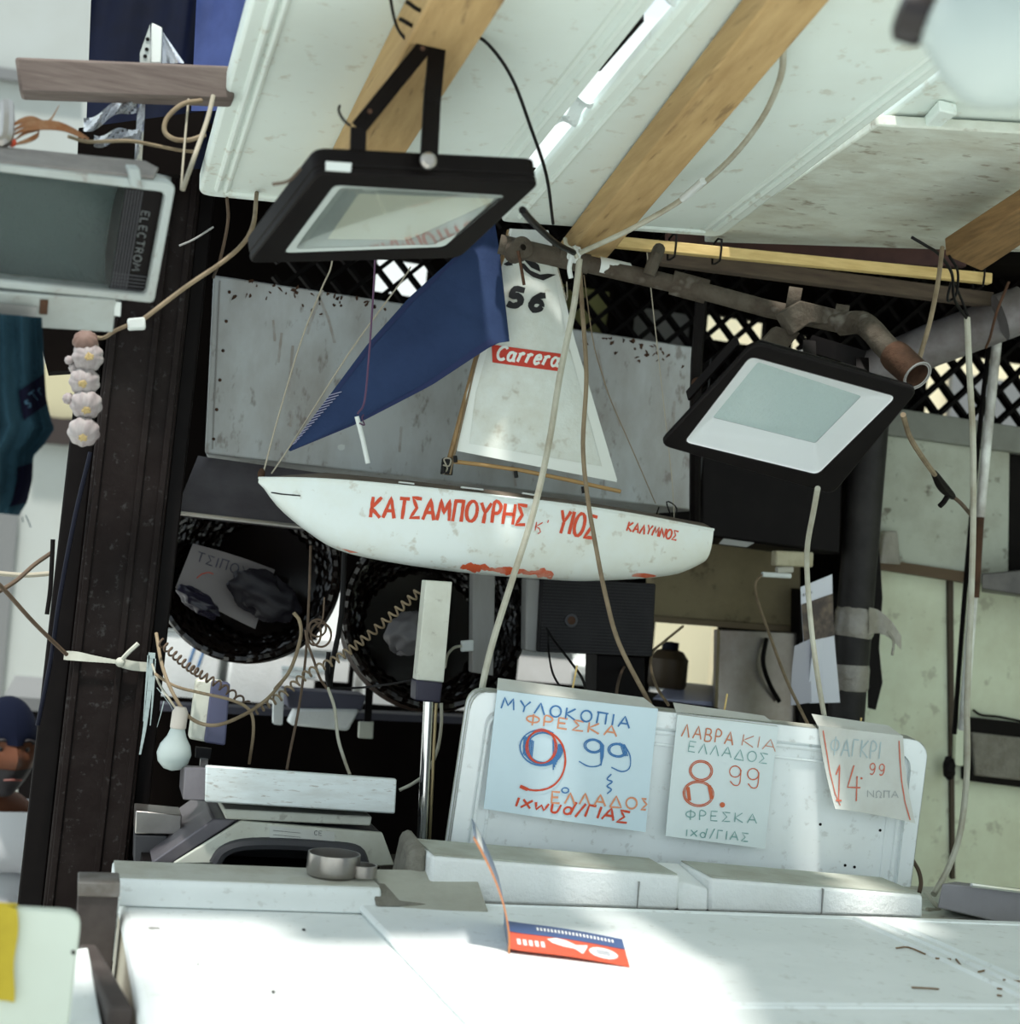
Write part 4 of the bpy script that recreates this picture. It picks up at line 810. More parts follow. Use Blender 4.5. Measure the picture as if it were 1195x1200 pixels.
for q in ((548, 459), (555, 532), (604, 541), (653, 551), (702, 559)): mb = MB(); patch(mb, shit, blob(*q, 2.2, 2.2, 8), .0024); mb.obj('eyelet', INK_K, sail)
mb = MB(); write(mb, shit, '5', (593, 357), (609, 360), 20, .0120, gap=.3, slant=.18, jit=0); mb.obj('sail_number', INK_K, sail)
mb = MB(); write(mb, shit, '6', (619, 362), (634, 365), 20, .0120, gap=.3, slant=.18, jit=0); mb.obj('sail_number', INK_K, sail)
mb = MB()   # class mark: a crescent with a leaf shape above it
ob = [(608, 308), (615, 318), (624, 325), (636, 329), (651, 322), (642, 321), (632, 322), (621, 317), (614, 309)]
for a, b in zip(range(4), range(8, 4, -1)):
    patch(mb, shit, [ob[a], ob[a+1], ob[b-1], ob[b]], .0018)
patch(mb, shit, [(613, 304), (622, 304), (631, 311), (633, 319), (622, 314)], .0018); mb.obj('class_mark', INK_K, sail)
mb = MB(); patch(mb, shit, [(590, 310), (598, 305), (601, 311), (594, 312)], .0018); mb.obj('class_mark', INK_K, sail)
def lmap(u, v): return (576+82*u+1*v, 404+11*u+21*v)
mb = MB()
for i in range(10):
    a, b = i/10, (i+1)/10; patch(mb, shit, [lmap(a, 0), lmap(b, 0), lmap(b, 1), lmap(a, 1)], .0016)
lg = mb.obj('red_logo_bar', LOGO_R, sail)
mb = MB(); write(mb, shit, 'Carrera', (581, 421), (654, 430), 15.5, .0056, gap=.12, slant=.22, jit=0)
mb2 = MB(); mb2.v = [p+V((0, -.0012, 0)) for p in mb.v]; mb2.f = mb.f; mb2.obj('logo_lettering', LOGO_W, lg)
MB().tube([P(653, 312, YS-.01), P(664, 352, YS-.01), P(664, 330, YS-.008)], .0012, 6, 3).obj('sail_thread', TWINE, t)
# jib
def jb(u, v):   # u along the luff from tack to head, v from luff to leech/foot edge
    lu = [(338, 527), (384, 466), (430, 404), (480, 348), (530, 303), (578, 262)]
    fo = [(340, 529), (420, 496), (505, 452), (552, 421), (572, 408), (584, 402), (597, 400), (592, 355), (586, 300), (580, 262)]
    def at(pp, k):
        k *= len(pp)-1; i = min(int(k), len(pp)-2); f = k-i; return (pp[i][0]+(pp[i+1][0]-pp[i][0])*f, pp[i][1]+(pp[i+1][1]-pp[i][1])*f)
    a, b = at(lu, u), at(fo, u); x = a[0]+(b[0]-a[0])*v; y = a[1]+(b[1]-a[1])*v
    return P(x, y, YS-.02-.055*math.sin(math.pi*u)*v-.02*math.sin(math.pi*v)*math.sin(math.pi*u)+.003*math.sin(11*u+5*v))
jib = MB().grid(jb, 48, 14, (0, .0012, 0)).obj('jib', JIB, t)
MB().grid(lambda u, v: jb(u, .0+.035*v+.02)+V((0, -.0015, 0)), 40, 1).obj('luff_hem', JIBE, jib)
MB().grid(lambda u, v: jb(u*.56, .90+.09*v)+V((0, -.0015, 0)), 40, 1).obj('foot_hem', JIBE, jib)
mb = MB()
for k in range(16):
    u = .02+.2*k/16; a, b = jb(u, -.01), jb(u+.012, .10); mb.tube([a+V((0, -.003, 0)), b+V((0, -.003, 0))], .0009, 5, 1)
mb.obj('lacing', mat('lilac_thread', (.30, .30, .42), .8), jib)
# rigging
MB().tube([P(318, 555, YS), P(345, 515, YS), P(410, 412, YS-.01), P(470, 330, YS-.01), P(481, 313, YS)], .0016, 6, 3).obj('forestay', TWINE, t)
MB().lathe([(0, -.008), (.006, -.006), (.007, .004), (.004, .01), (0, .012)], P(306, 556, YS), n=10).obj('bow_fitting', RUSTB, t)
MB().tube([P(772, 594, YS), P(770, 606, YS), P(786, 612, YS), P(793, 596, YS), P(781, 588, YS), P(788, 610, YS)], .0014, 6, 4).obj('stern_lashing', CORD_K, t)
cable('hanging_string', 'pale string from above to the bow of the model boat', [(308, 556, YS), (325, 492, YS), (352, 402, YS), (376, 340, YS), (388, 312, YS), (389, 285, 2.63)], .0016, TWINE, 'string')
cable('hanging_string', 'thin pale string from the roof pipe to the stern of the model boat', [(758, 296, 2.62), (766, 370, 2.66), (775, 450, YS), (787, 560, YS), (790, 612, YS)], .0011, TWINE, 'string')
cable('dark_thread', 'thin dark thread hanging in front of the metal box right of the white sail', [(684, 322, 2.66), (695, 400, 2.68), (706, 440, 2.70), (716, 470, 2.72), (740, 525, 2.74), (768, 590, 2.76)], .0011, CORD_T, 'thread')
cable('purple_thread', 'purple thread with a white stick hanging in front of the blue jib', [(440, 290, 2.56), (437, 350, 2.565), (432, 420, 2.57), (427, 470, 2.572), (419, 485, 2.57)], .0018, PURP, 'thread')
t = thing('white_stick', 'short white plastic stick tied to the purple thread', 'stick', P(431, 542, 2.57))
MB().tube([P(418, 488, 2.57), P(425, 515, 2.57), P(431, 543, 2.57)], .0042, 10, 1).obj('stick', STICK, t)
MB().tube([P(421, 496, 2.565), P(427, 498, 2.57), P(424, 490, 2.575), P(426, 486, 2.57)], .0014, 6, 3).obj('knot', PURP, t)

# ================================================================== METAL BOX AND WHAT HANGS BELOW IT
t = thing('metal_box', 'large galvanised metal box behind the model boat', 'metal box', P(530, 560, 3.1))
yb0 = 2.95; bq = [P(250, 322, yb0), P(816, 411, yb0), P(821, 606, yb0), P(240, 531, yb0)]; zt_, zb_ = bq[0].z, bq[3].z
MB().hexa([V((bq[3].x, yb0, zb_)), V((bq[2].x, yb0, zb_)), V((bq[2].x, 3.30, zb_)), V((bq[3].x+.04, 3.30, zb_)), V((bq[0].x, yb0, zt_)), V((bq[1].x, yb0, zt_)), V((bq[1].x, 3.30, zt_)), V((bq[0].x+.04, 3.30, zt_))]).obj('casing', GALV, t, bevel=.004)
mb = MB().bar(V((bq[0].x+.014, yb0-.001, zt_-.01)), V((bq[3].x+.014, yb0-.001, zb_+.01)), .003, .003); mb.obj('seam', GREYM, t)
for k in range(6):
    z = zb_+.03+(zt_-zb_-.06)*k/5; MB().ball((bq[3].x+.014, yb0-.001, z), .0035, 6).obj('rivet', RUSTB, t)
MB().box((bq[2].x-.012, yb0-.003, zb_), (bq[2].x-.009, yb0, zt_-.02)).obj('edge_seam', INK_K, t)
mb = MB(); hit = flat_hit(V((0, yb0-.0005, 2)), (0, -1, 0)); patch(mb, hit, blob(400, 524, 4.5, 3.6, 10, .15), .0006); mb.obj('paint_dab', STICK, t)
mb = MB()
for k in range(90):   # flaking rust along the top edge
    px = random.choice([random.gauss(375, 45), random.gauss(730, 50), random.uniform(260, 810)]); py = 322+(px-250)*.157+abs(random.gauss(6, 10)); patch(mb, hit, blob(px, py, random.uniform(1, 4), random.uniform(.8, 2.6), 7, .5, random.random()*3), .0006)
mb.obj('rust_flakes', RUSTB, t, kind='stuff')
mb = MB()
for q_ in ([(372, 345), (384, 372), (392, 402)], [(343, 405), (340, 440), (338, 470)], [(344, 480), (340, 500)], [(378, 340), (366, 372), (360, 392)], [(330, 390), (326, 425)], [(700, 410), (706, 440), (712, 462)], [(320, 375), (322, 400)], [(720, 470), (726, 500)], [(790, 470), (788, 520)], [(600, 545), (604, 570)], [(470, 500), (468, 530)]):
    ink_line(mb, hit, [(p.x, p.y) for p in sm([V((a, b, 0)) for a, b in q_], 4)], .0055, .0007)
mb.obj('rust_streaks', mat('faint_rust', (.34, .315, .285), .7, dirt=(.47, .49, .485), dscale=30, damt=.95), t, kind='stuff')
mb = MB()
for q in ([(772, 597), (779, 590), (776, 600)], [(778, 604), (788, 592), (784, 602)]): pass
t = thing('hood_flap', 'dark grey sheet metal hood below the left end of the metal box', 'hood', P(270, 605, 2.95))
h0 = [P(232, 534, 2.97), P(420, 560, 2.97), P(420, 625, 2.84), P(205, 601, 2.84)]
MB().prism(h0, (0, .02, -.006)).obj('sheet', HOODM, t, bevel=.002)
MB().prism([P(232, 534, 2.97), P(205, 601, 2.84), P(205, 601, 2.84)+V((.005, .07, -.003)), P(233, 535, 3.0)], (.006, 0, 0)).obj('side_sheet', HOODM, t)
MB().tube([P(205, 601, 2.835), P(420, 625, 2.835)], .005, 8, 1).obj('rolled_edge', STAIN, t)
# wicker baskets seen from below, open towards us
def basket(label, cx, cy, Y, R, depth, ax, m=WEAVE):
    o = P(cx, cy, Y); ax = V(ax).normalized(); t = thing('wicker_basket', label, 'basket', o-ax*depth*.5)
    rows, n = 22, 84
    def wob(i, j): return 1+.028*math.sin(j*math.pi*2/n*42+(i % 2)*math.pi)*(1 if i > 3 else .3)
    prof = []
    for i in range(rows+1):
        u = i/rows
        prof.append((R*(.55+.45*min(1, u*1.35)**.6) if u > .12 else R*.55*u/.12, depth*(max(0, u-.12)/.88)-depth))
    mb = MB().lathe(prof, o, ax, n, wob); mb.obj('bowl', m, t, fix=False)
    ee = ax.cross(V((0, 0, 1))).normalized(); gg = ax.cross(ee); mb = MB()
    for i in range(3, rows):
        r_, h_ = prof[i]; mb.tube([o+(ee*math.cos(2*math.pi*k/120)+gg*math.sin(2*math.pi*k/120))*(r_*(.975+.02*math.sin(k*math.pi*2/120*30+i*math.pi)))+ax*(h_+.0015*math.sin(k*1.3+i)) for k in range(121)], .0052, 5, 1, cap=False)
    mb.obj('woven_strands', m, t)
    mb2 = MB().lathe([(r*1.035+.004, hh_-.006) for r, hh_ in prof], o, ax, n, wob); mb2.obj('outer_weave', WEAVE_B, t, fix=False)
    e = ax.cross(V((0, 0, 1))).normalized(); g = ax.cross(e)
    mb = MB()
    for ph in (0, 1):
        mb.tube([o+(e*math.cos(2*math.pi*k/96)+g*math.sin(2*math.pi*k/96))*(R*1.02)+ax*(.005*math.sin(2*math.pi*k/96*24+ph*math.pi)) for k in range(97)], .0085, 6, 1, cap=False)
    mb.obj('rim', m, t)
    return t
bk1 = basket('black wicker basket under the hood with a price card inside, left of the pair', 290, 668, 3.13, .186, .16, (-.30, -.93, .12))
bk2 = basket('black wicker basket under the boat hull, right of the pair', 510, 722, 3.06, .192, .17, (-.05, -.96, .22))
def in_card(name, label, q, Y0, Y1, m, cat, th=.0015):
    p = [P(x, y, Y0 if i < 2 else Y1) for i, (x, y) in enumerate(q)]; n = (p[1]-p[0]).cross(p[3]-p[0]).normalized(); n = n if n.y < 0 else -n
    return MB().grid(lambda u, v: lerp(lerp(p[0], p[1], u), lerp(p[3], p[2], u), v)+n*(.006*math.sin(3*u+2*v)), 10, 8, -n*th), p[0], n
tc_ = thing('price_card', 'grey handwritten card lying inside the left wicker basket', 'price card', P(250, 700, 3.0))
DIM = mat('dim_card', (.26, .235, .225), .8); g, p0, n0 = in_card('card', '', [(226, 637), (322, 668), (300, 735), (205, 690)], 3.19, 3.115, DIM, ''); g.obj('card', DIM, tc_)
hit = mesh_hit(g); mb = MB(); write(mb, hit, 'TSIPOURA', (229, 657), (312, 684), 11, .0022, gap=.35); mb.obj('dark_writing', INK_D, tc_)
mb = MB(); ink_line(mb, hit, [(230, 678), (236, 673), (244, 671), (250, 673)], .002); mb.obj('red_writing', INK_R, tc_)
def blobby(c, ax, ay, az, wr, seed):
    random.seed(seed); ph = [random.uniform(0, 6) for _ in range(6)]
    mb = MB()
    def fn(u, v):
        th_, fi = 2*math.pi*u, math.pi*(v*.98+.01); k = 1+wr*(math.sin(3*th_+ph[0])*math.sin(2*fi)+.6*math.sin(7*th_+ph[1]+3*fi)+.5*math.sin(9*fi+ph[2]+2*th_))
        return V(c)+V(ax)*(k*math.cos(th_)*math.sin(fi))+V(ay)*(k*math.sin(th_)*math.sin(fi))+V(az)*(k*math.cos(fi))
    return mb.grid(fn, 40, 22)
blobby(P(310, 698, 3.105), (.070, .0, -.035), (0, .02, 0), (.015, 0, .042), .12, 3).obj('plastic_bag', BAG, label='crumpled dark bag over the lower edge of the card in the left basket', cat='bag')
blobby(P(232, 705, 3.095), (.045, 0, -.02), (0, .022, 0), (.0, 0, .022), .12, 5).obj('plastic_bag', mat('navy_bag', (.012, .010, .022), .3), label='small crumpled navy bag at the left side of the left basket', cat='bag')
blobby(P(478, 742, 3.0), (.040, 0, -.018), (0, .025, 0), (.02, 0, .042), .10, 8).obj('plastic_bag', BAG2, label='grey plastic bag inside the right wicker basket', cat='bag')
for i, (x, y, a_) in enumerate(((258, 609, 6), (245, 609, 5), (252, 630, 5), (257, 640, 5), (287, 640, 3), (308, 646, 3))):
    pass
# tubes and boxes under the boat
MB().prism([P(555, 574, 2.96), P(582, 577, 2.96), P(578, 792, 2.96), P(553, 788, 2.96)], (0, .03, 0)).obj('metal_channel', mat('channel_grey', (.27, .27, .26), .6, dirt=(.15, .14, .12), dscale=12, damt=.6, stretch=(1, 1, .2)), label='grey metal channel hanging in front of the right wicker basket', cat='channel', bevel=.002)
MB().prism([P(617, 677, 2.93), P(634, 679, 2.93), P(629, 765, 2.93), P(616, 762, 2.93)], (0, .04, 0)).obj('grey_tube', GREYM, label='grey square tube at the left side of the ribbed black box', cat='tube', bevel=.004)
t = thing('ribbed_box', 'ribbed black plastic box with a small oval badge under the boat stern', 'ribbed box', P(700, 770, 3.0))
rq_ = [P(634, 676, 2.92), P(769, 684, 2.92), P(765, 770, 2.92), P(630, 764, 2.92)]
MB().prism(rq_, (0, .16, 0)).obj('case', mat('ribbed_case', (.012, .011, .012), .5, dirt=(.03, .03, .03), dscale=20, damt=.6, spec=.2), t, bevel=.004)
mb = MB()
for k in range(24):
    u = (k+.5)/24; mb.bar(lerp(rq_[0], rq_[3], u)+V((.006, -.001, 0)), lerp(rq_[1], rq_[2], u)+V((-.006, -.001, 0)), .0035, .0025)
mb.obj('ribbing', mat('rib_black', (.025, .024, .026), .55, spec=.2), t)
MB().lathe([(0, 0), (.015, 0), (.014, .003), (0, .004)], P(669, 727, 2.918), (0, -1, 0), n=20).obj('badge', GREYD, t); MB().lathe([(0, .003), (.009, .004), (0, .006)], P(669, 727, 2.918), (0, -1, 0), n=14).obj('badge_centre', RUSTB, t)
cable('black_wire', 'black wire dropping from the ribbed box to the panel, left of two', [(642, 740, 2.9), (643, 765, 2.87), (648, 790, 2.7), (661, 812, 2.5)], .0022, CORD_K)
cable('black_wire', 'black wire dropping from the ribbed box to the panel, right of two', [(640, 736, 2.9), (650, 752, 2.87), (668, 775, 2.75), (682, 795, 2.6), (688, 816, 2.5)], .0026, CORD_K)
MB().prism([P(700, 766, 2.95), P(756, 770, 2.95), P(756, 850, 2.95), P(698, 846, 2.95)], (0, .08, 0)).obj('dark_stand', BLACK, label='dark stand under the ribbed black box', cat='stand', bevel=.003)
cable('tan_cable', 'tan cable looping down behind the ribbed box to the right', [(800, 734, 3.15), (778, 752, 3.05), (764, 765, 2.98), (763, 785, 2.9), (770, 806, 2.75), (783, 826, 2.55)], .003, CORD_T)
cable('brown_cable', 'brown cable curving under the ribbed box behind the large card', [(735, 775, 3.0), (728, 788, 2.9), (723, 806, 2.7), (722, 825, 2.5)], .003, CORD_B)
# window ledge things right of the ribbed box
t = thing('dark_bottle', 'dark squat canister with a blue cap seen behind the counter', 'canister', P(780, 800, 3.5))
c0 = P(781, 806, 3.5)
MB().lathe([(0, 0), (.045, 0), (.05, .01), (.05, .075), (.035, .095), (.02, .10), (0, .10)], c0, n=20).obj('body', mat('canister_brown', (.06, .04, .02), .5), t); MB().lathe([(0, .098), (.022, .098), (.022, .118), (0, .12)], c0, n=16).obj('cap', BLUEP, t)
q = [P(788, 798, 3.60), P(846, 804, 3.60), P(842, 823, 3.3), P(765, 818, 3.3)]; MB().prism(q, (0, 0, -.012)).obj('blue_tray', mat('pale_blue_tray', (.36, .38, .52), .4), label='pale blue flat tray lying behind the panel', cat='tray', bevel=.002)
MB().prism([P(760, 820, 3.25), P(842, 830, 3.25), P(842, 845, 3.25), P(760, 838, 3.25)], (0, .4, 0)).obj('dark_shelf', DARKF, label='dark shelf carrying the canister and pale blue tray', cat='shelf')
# beige hood wall and steel sheet
st(MB().prism([P(765, 600, 3.32), P(938, 625, 3.32), P(938, 735, 3.32), P(765, 722, 3.32)], (0, .05, 0)), 'wall_hood', BEIGE, bevel=.004)
MB().prism([P(765, 722, 3.31), P(938, 735, 3.31), P(938, 742, 3.31), P(765, 729, 3.31)], (0, .07, 0)).obj('hood_lip', mat('brown_lip', (.16, .12, .07), .7), label='brown bottom lip of the beige hood wall', cat='lip')
t = thing('steel_sheet', 'dull upright steel sheet with a bright reflection below the beige wall', 'steel sheet', P(890, 850, 3.3))
MB().prism([P(840, 738, 3.28), P(938, 742, 3.28), P(936, 870, 3.28), P(838, 862, 3.28)], (0, .02, 0)).obj('sheet', mat('dull_steel', (.36, .33, .30), .38, .75, dirt=(.16, .12, .09), dscale=7, damt=.7), t, bevel=.002)
MB().tube([P(842, 738, 3.275), P(838, 860, 3.275)], .004, 6, 1).obj('folded_edge', BEIGE, t)
cable('dark_strap', 'short dark strap hanging on the upright steel sheet', [(898, 748, 3.27), (894, 775, 3.26), (901, 800, 3.26), (913, 822, 3.27)], .006, BLACK, 'strap')
MB().prism([P(938, 690, 3.26), P(990, 696, 3.26), P(985, 870, 3.26), P(936, 866, 3.26)], (0, .05, 0)).obj('dark_board', BLACK, label='black board beside the thick black duct, behind the flyers', cat='board')
# black cabinet under the right floodlight
t = thing('black_cabinet', 'black cabinet right of the metal box, a small white sticker on its underside', 'cabinet', P(910, 640, 3.1))
cq = [P(822, 470, 3.0), P(990, 495, 3.0), P(985, 650, 3.0), P(822, 628, 3.0)]
MB().prism(cq, (0, .26, 0)).obj('body', BLACK, t, bevel=.006)
MB().prism([P(848, 631, 2.995), P(884, 636, 2.995), P(875, 641, 2.99), P(842, 637, 2.99)], (0, .002, -.001)).obj('sticker', GREYM, t)
MB().bar(P(906, 654, 2.96), P(950, 656, 2.96), .028, .034).obj('junction_block', mat('junction_cream', (.42, .39, .27), .7, dirt=(.26, .22, .13), dscale=30, damt=.6), label='cream junction block under the black cabinet', cat='junction block', bevel=.004)
t = thing('small_lamp', 'small white strip lamp fixed under the cream junction block', 'lamp', P(912, 672, 2.96))
MB().tube([P(893, 673, 2.96), P(926, 675, 2.96)], .006, 10, 1).obj('tube', STICK, t); MB().tube([P(910, 668, 2.96), P(928, 667, 2.96)], .008, 8, 1).obj('holder', mat('holder_white', (.45, .44, .38), .6), t)
cable('tan_cable', 'tan cable from the small strip lamp down behind the panel', [(892, 674, 2.96), (885, 684, 2.93), (888, 705, 2.9), (902, 745, 2.8), (922, 798, 2.65), (952, 860, 2.46)], .0032, CORD_T)
# thick black duct with flyers and tape
da, db = P(1010, 470, 3.02), P(1003, 900, 3.02)
t = thing('black_duct', 'thick black vertical duct wrapped with clear tape in front of the cream wall', 'duct', V((db.x, 3.02, db.z)))
dx = P(1003, 700, 3.02).x; dr = .042
MB().lathe([(0, .0), (dr, .0), (dr, da.z+.05), (0, da.z+.05)], (dx, 3.02, 0), n=28).obj('duct', SMOKE, t)
zt1 = P(1003, 730, 2.98).z
MB().lathe([(dr+.001, -.034), (dr+.005, -.022), (dr+.0035, 0), (dr+.006, .02), (dr+.001, .034)], (dx, 3.02, zt1), (.06, 0, 1), n=28, wob=lambda i, j: 1+.02*math.sin(j*1.7+i)).obj('tape_band', TAPE, t)
MB().grid(lambda u, v: P(1018+38*u-12*max(0, u-.7)*3*0, 712+34*u*u+32*v*(1-.5*u), 2.972+.01*math.sin(5*u)), 14, 4, (0, .001, 0)).obj('tape_end', TAPE, t)
MB().tube([P(1040, 740, 2.965), P(1047, 752, 2.965), P(1045, 768, 2.965)], .003, 6, 4).obj('tape_curl', TAPE, t)
zt2 = P(1000, 795, 2.98).z
MB().lathe([(dr+.001, -.03), (dr+.003, -.02), (dr+.002, 0), (dr+.004, .02), (dr+.001, .03)], (dx, 3.02, zt2), (-.04, 0, 1), n=28, wob=lambda i, j: 1+.02*math.sin(j*2.3+i*2)).obj('tape_band', TAPE, t)
MB().prism([P(x, y, 3.07) for x, y in ((1018, 560), (1034, 562), (1030, 640), (1034, 700), (1030, 760), (1034, 800), (1026, 832), (1018, 830))], (0, .006, 0)).obj('torn_edge', BLACK, t)
t = thing('flyer', 'white flyer with a dark food photo taped to the black duct', 'flyer', P(960, 825, 2.95))
fp = [(938, 688), (975, 673), (983, 823), (948, 824)]
fn_ = [P(x, y, 2.955) for x, y in fp]
MB().grid(lambda u, v: lerp(lerp(fn_[0], fn_[1], u), lerp(fn_[3], fn_[2], u), v)+V((0, .006*math.sin(4*v), 0)), 6, 14, (0, .001, 0)).obj('sheet', PAGE, t)
MB().grid(lambda u, v: lerp(lerp(fn_[0], fn_[1], u), lerp(fn_[3], fn_[2], u), .15+.33*v)+V((0, .006*math.sin(4*(.15+.33*v))-.0012, 0)), 6, 10).obj('photo', PHOTO, t)
mb = MB(); hit = flat_hit(V((0, 2.953, 1)), (0, -1, 0)); write(mb, hit, 'Natura', (944, 698), (968, 690), 4, .001, gap=.2) if False else write(mb, hit, 'easn', (941, 699), (952, 695), 4, .0011, gap=.25); mb.obj('print', INK_K, t)
for i, (q, yy, lab) in enumerate((([(931, 757), (953, 748), (950, 823), (928, 827)], 2.948, 'grey curling tear-off strip hanging left of the flyer'), ([(954, 750), (966, 748), (964, 823), (948, 824)], 2.944, 'narrow white strip hanging at the foot of the flyer'))):
    p = [P(x, y, yy) for x, y in q]; MB().grid(lambda u, v: lerp(lerp(p[0], p[1], u), lerp(p[3], p[2], u), v)+V((0, .008*math.sin(2.5*v+u), 0)), 5, 10, (0, .001, 0)).obj('paper_strip', PAGE if i else mat('grey_paper', (.42, .42, .47), .6), label=lab, cat='paper')

# ================================================================== RIGHT WALL
st(MB().prism([P(1000, 655, 3.20), P(1290, 705, 3.20), P(1290, 1120, 3.20), P(1000, 1090, 3.20)], (0, .05, 0)), 'wall_panel', CREAM)
MB().prism([P(1030, 475, 3.16), P(1260, 510, 3.16), P(1260, 540, 3.16), P(1030, 508, 3.16)], (0, .04, 0)).obj('grey_rail', mat('rail_grey', (.22, .23, .20), .6, dirt=(.12, .11, .09), dscale=8, damt=.6), label='grey rail along the top of the stained board at the right', cat='rail', bevel=.003)
t = thing('stained_board', 'stained grey-green board above the cream wall at the right', 'board', P(1110, 680, 3.17))
MB().prism([P(1028, 508, 3.18), P(1183, 528, 3.18), P(1181, 690, 3.18), P(1026, 660, 3.18)], (0, .03, 0)).obj('board', GREENW, t, bevel=.002)
MB().prism([P(1183, 528, 3.20), P(1290, 545, 3.20), P(1290, 705, 3.20), P(1181, 690, 3.20)], (0, .03, 0)).obj('dark_side', BLACK, t)
MB().prism([P(1030, 655, 3.165), P(1140, 671, 3.165), P(1140, 684, 3.165), P(1030, 667, 3.165)], (0, .05, 0)).obj('shelf_lip', mat('brown_shelf_lip', (.10, .065, .035), .7), label='brown lip under the stained board at the right', cat='lip')
MB().prism([P(1036, 622, 3.15), P(1052, 622, 3.15), P(1056, 662, 3.15), P(1032, 660, 3.15)], (0, .02, 0)).obj('tape_patch', TAPE, label='shiny wad of old tape on the stained board', cat='tape', bevel=.004)
MB().prism([P(1111, 680, 3.19), P(1117, 681, 3.19), P(1119, 1030, 3.19), P(1115, 1030, 3.19)], (0, .02, 0)).obj('wall_joint', mat('dark_joint', (.06, .045, .03), .8), label='dark vertical joint strip down the cream wall', cat='strip')
mb = MB().hexa([P(1150, 690, 3.10), P(1290, 712, 2.98), P(1290, 712, 3.17), P(1150, 694, 3.165), P(1150, 672, 3.10), P(1290, 660, 2.98), P(1290, 660, 3.17), P(1150, 676, 3.165)]); mb.obj('slotted_rail', mat('rail_dark', (.09, .085, .08), .5, .3, dirt=(.2, .19, .17), dscale=12, damt=.6), label='dark slotted metal rail at the right edge', cat='rail', bevel=.003)
t = thing('stone_block', 'rough grey stone block set in the cream wall at the right', 'stone', P(1180, 915, 3.17))
MB().prism([P(1139, 858, 3.16), P(1290, 875, 3.16), P(1290, 925, 3.16), P(1143, 909, 3.16)], (0, .04, 0)).obj('block', STONE, t, bevel=.004)
MB().prism([P(1132, 840, 3.17), P(1290, 858, 3.17), P(1290, 935, 3.17), P(1134, 915, 3.17)], (0, .03, 0)).obj('dark_recess', BLACK, t)
cable('peeling_strip', 'dark ragged line of peeled paint above the stone block', [(1140, 832, 3.19), (1150, 838, 3.185), (1170, 840, 3.19), (1200, 846, 3.19)], .003, BLACK, 'strip')
t = thing('wall_latch', 'rusty latch with a black knob on the cream wall joint', 'latch', P(1123, 905, 3.17))
MB().prism([P(1120, 852, 3.175), P(1130, 853, 3.175), P(1129, 898, 3.175), P(1119, 897, 3.175)], (0, .015, 0)).obj('plate', CREAM, t, bevel=.002)
blobby(P(1112, 900, 3.165), (.016, 0, -.012), (0, .012, 0), (.006, 0, .024), .1, 2).obj('knob', BLACK, t)
t = thing('rusty_rod', 'thin white-painted rusty pole leaning in front of the right wall', 'pole', P(1120, 930, 2.95))
MB().tube([P(1168, 400, 2.90), P(1156, 520, 2.92), P(1140, 700, 2.96), P(1128, 855, 3.0)], .011, 12, 2).obj('pole', mat('flaking_pole', (.80, .83, .78), .7, dirt=(.10, .055, .03), dscale=9, damt=.95, stretch=(1, 1, .6)), t)
MB().tube([P(1147, 606, 2.935), P(1141, 700, 2.945)], .0125, 10, 2).obj('rusty_sleeve', RUSTB, t)
MB().tube([P(1158, 410, 2.93), P(1146, 520, 2.95), P(1130, 700, 2.99), P(1118, 860, 3.03)], .006, 8, 2).obj('dark_backing', BLACK, t)

# ================================================================== PIPES AND LAMPS
t = thing('rusty_pipe', 'rusty pipe run with couplings ending in a bent open mouth, crossing below the roof edge', 'pipe', P(800, 330, 2.5))
pp = [P(585, 286, 2.60), P(690, 310, 2.56), P(800, 335, 2.50), P(900, 362, 2.42), P(985, 380, 2.34)]
MB().grid(lambda u, v: lerp(P(700, 312, 2.555), P(736, 320, 2.54), u)+V((0, -.0188*math.sin(.2+2.2*v), .0188*math.cos(.2+2.2*v)))+V((0, -.001*random.random(), 0)), 8, 6).obj('white_paint_patch', STICK, t)
MB().tube(pp[:2], .0185, 16, 1).obj('pipe', RUST, t)
MB().tube(pp[1:], .0165, 16, 1).obj('pipe', RUST, t)
MB().tube([P(787, 331, 2.51), P(828, 342, 2.49)], .023, 16, 1).obj('coupling', RUST, t); MB().tube([P(655, 300, 2.57), P(672, 305, 2.565)], .0205, 16, 1).obj('pipe_joint', RUST, t)
MB().lathe([(.006, -.02), (.021, -.02), (.023, 0), (.021, .02), (.006, .02)], P(607, 293, 2.575), (.2, -1, .1), n=20).obj('end_fitting', RUST, t)
MB().tube([P(760, 322, 2.50), P(768, 302, 2.50), P(772, 292, 2.54)], .012, 10, 2).obj('side_stub', RUST, t)
MB().tube([P(985, 380, 2.34), P(1008, 378, 2.30), P(1022, 388, 2.25), P(1034, 402, 2.21), P(1056, 424, 2.16)], .021, 16, 4).obj('elbow', RUST, t)
ea, eb = P(1050, 418, 2.17), P(1082, 447, 2.11); ax_ = (eb-ea).normalized()
MB().lathe([(.015, -.01), (.025, -.01), (.027, .0), (.026, .055), (.028, .06), (.024, .062), (.021, .056), (.02, .02), (.0, .018)], ea, ax_, n=24).obj('open_mouth', RUSTB, t)
MB().lathe([(.0215, .0605), (.0265, .0625), (.0275, .0605)], ea, ax_, n=24).obj('bright_lip', GREYM, t)
MB().tube([P(607, 294, 2.55), P(610, 310, 2.55), P(614, 334, 2.55)], .003, 6, 2).obj('hook', RUSTB, t)
for q in ((930, 352), (985, 372)): MB().lathe([(.018, -.012), (.024, -.012), (.024, .012), (.018, .012)], P(*q, 2.37), (1, -.5, -.1), n=16).obj('clamp', RUST, t)
t = thing('bracket_plate', 'rusty clamp bracket on the pipe above the right floodlight', 'bracket', P(950, 380, 2.38))
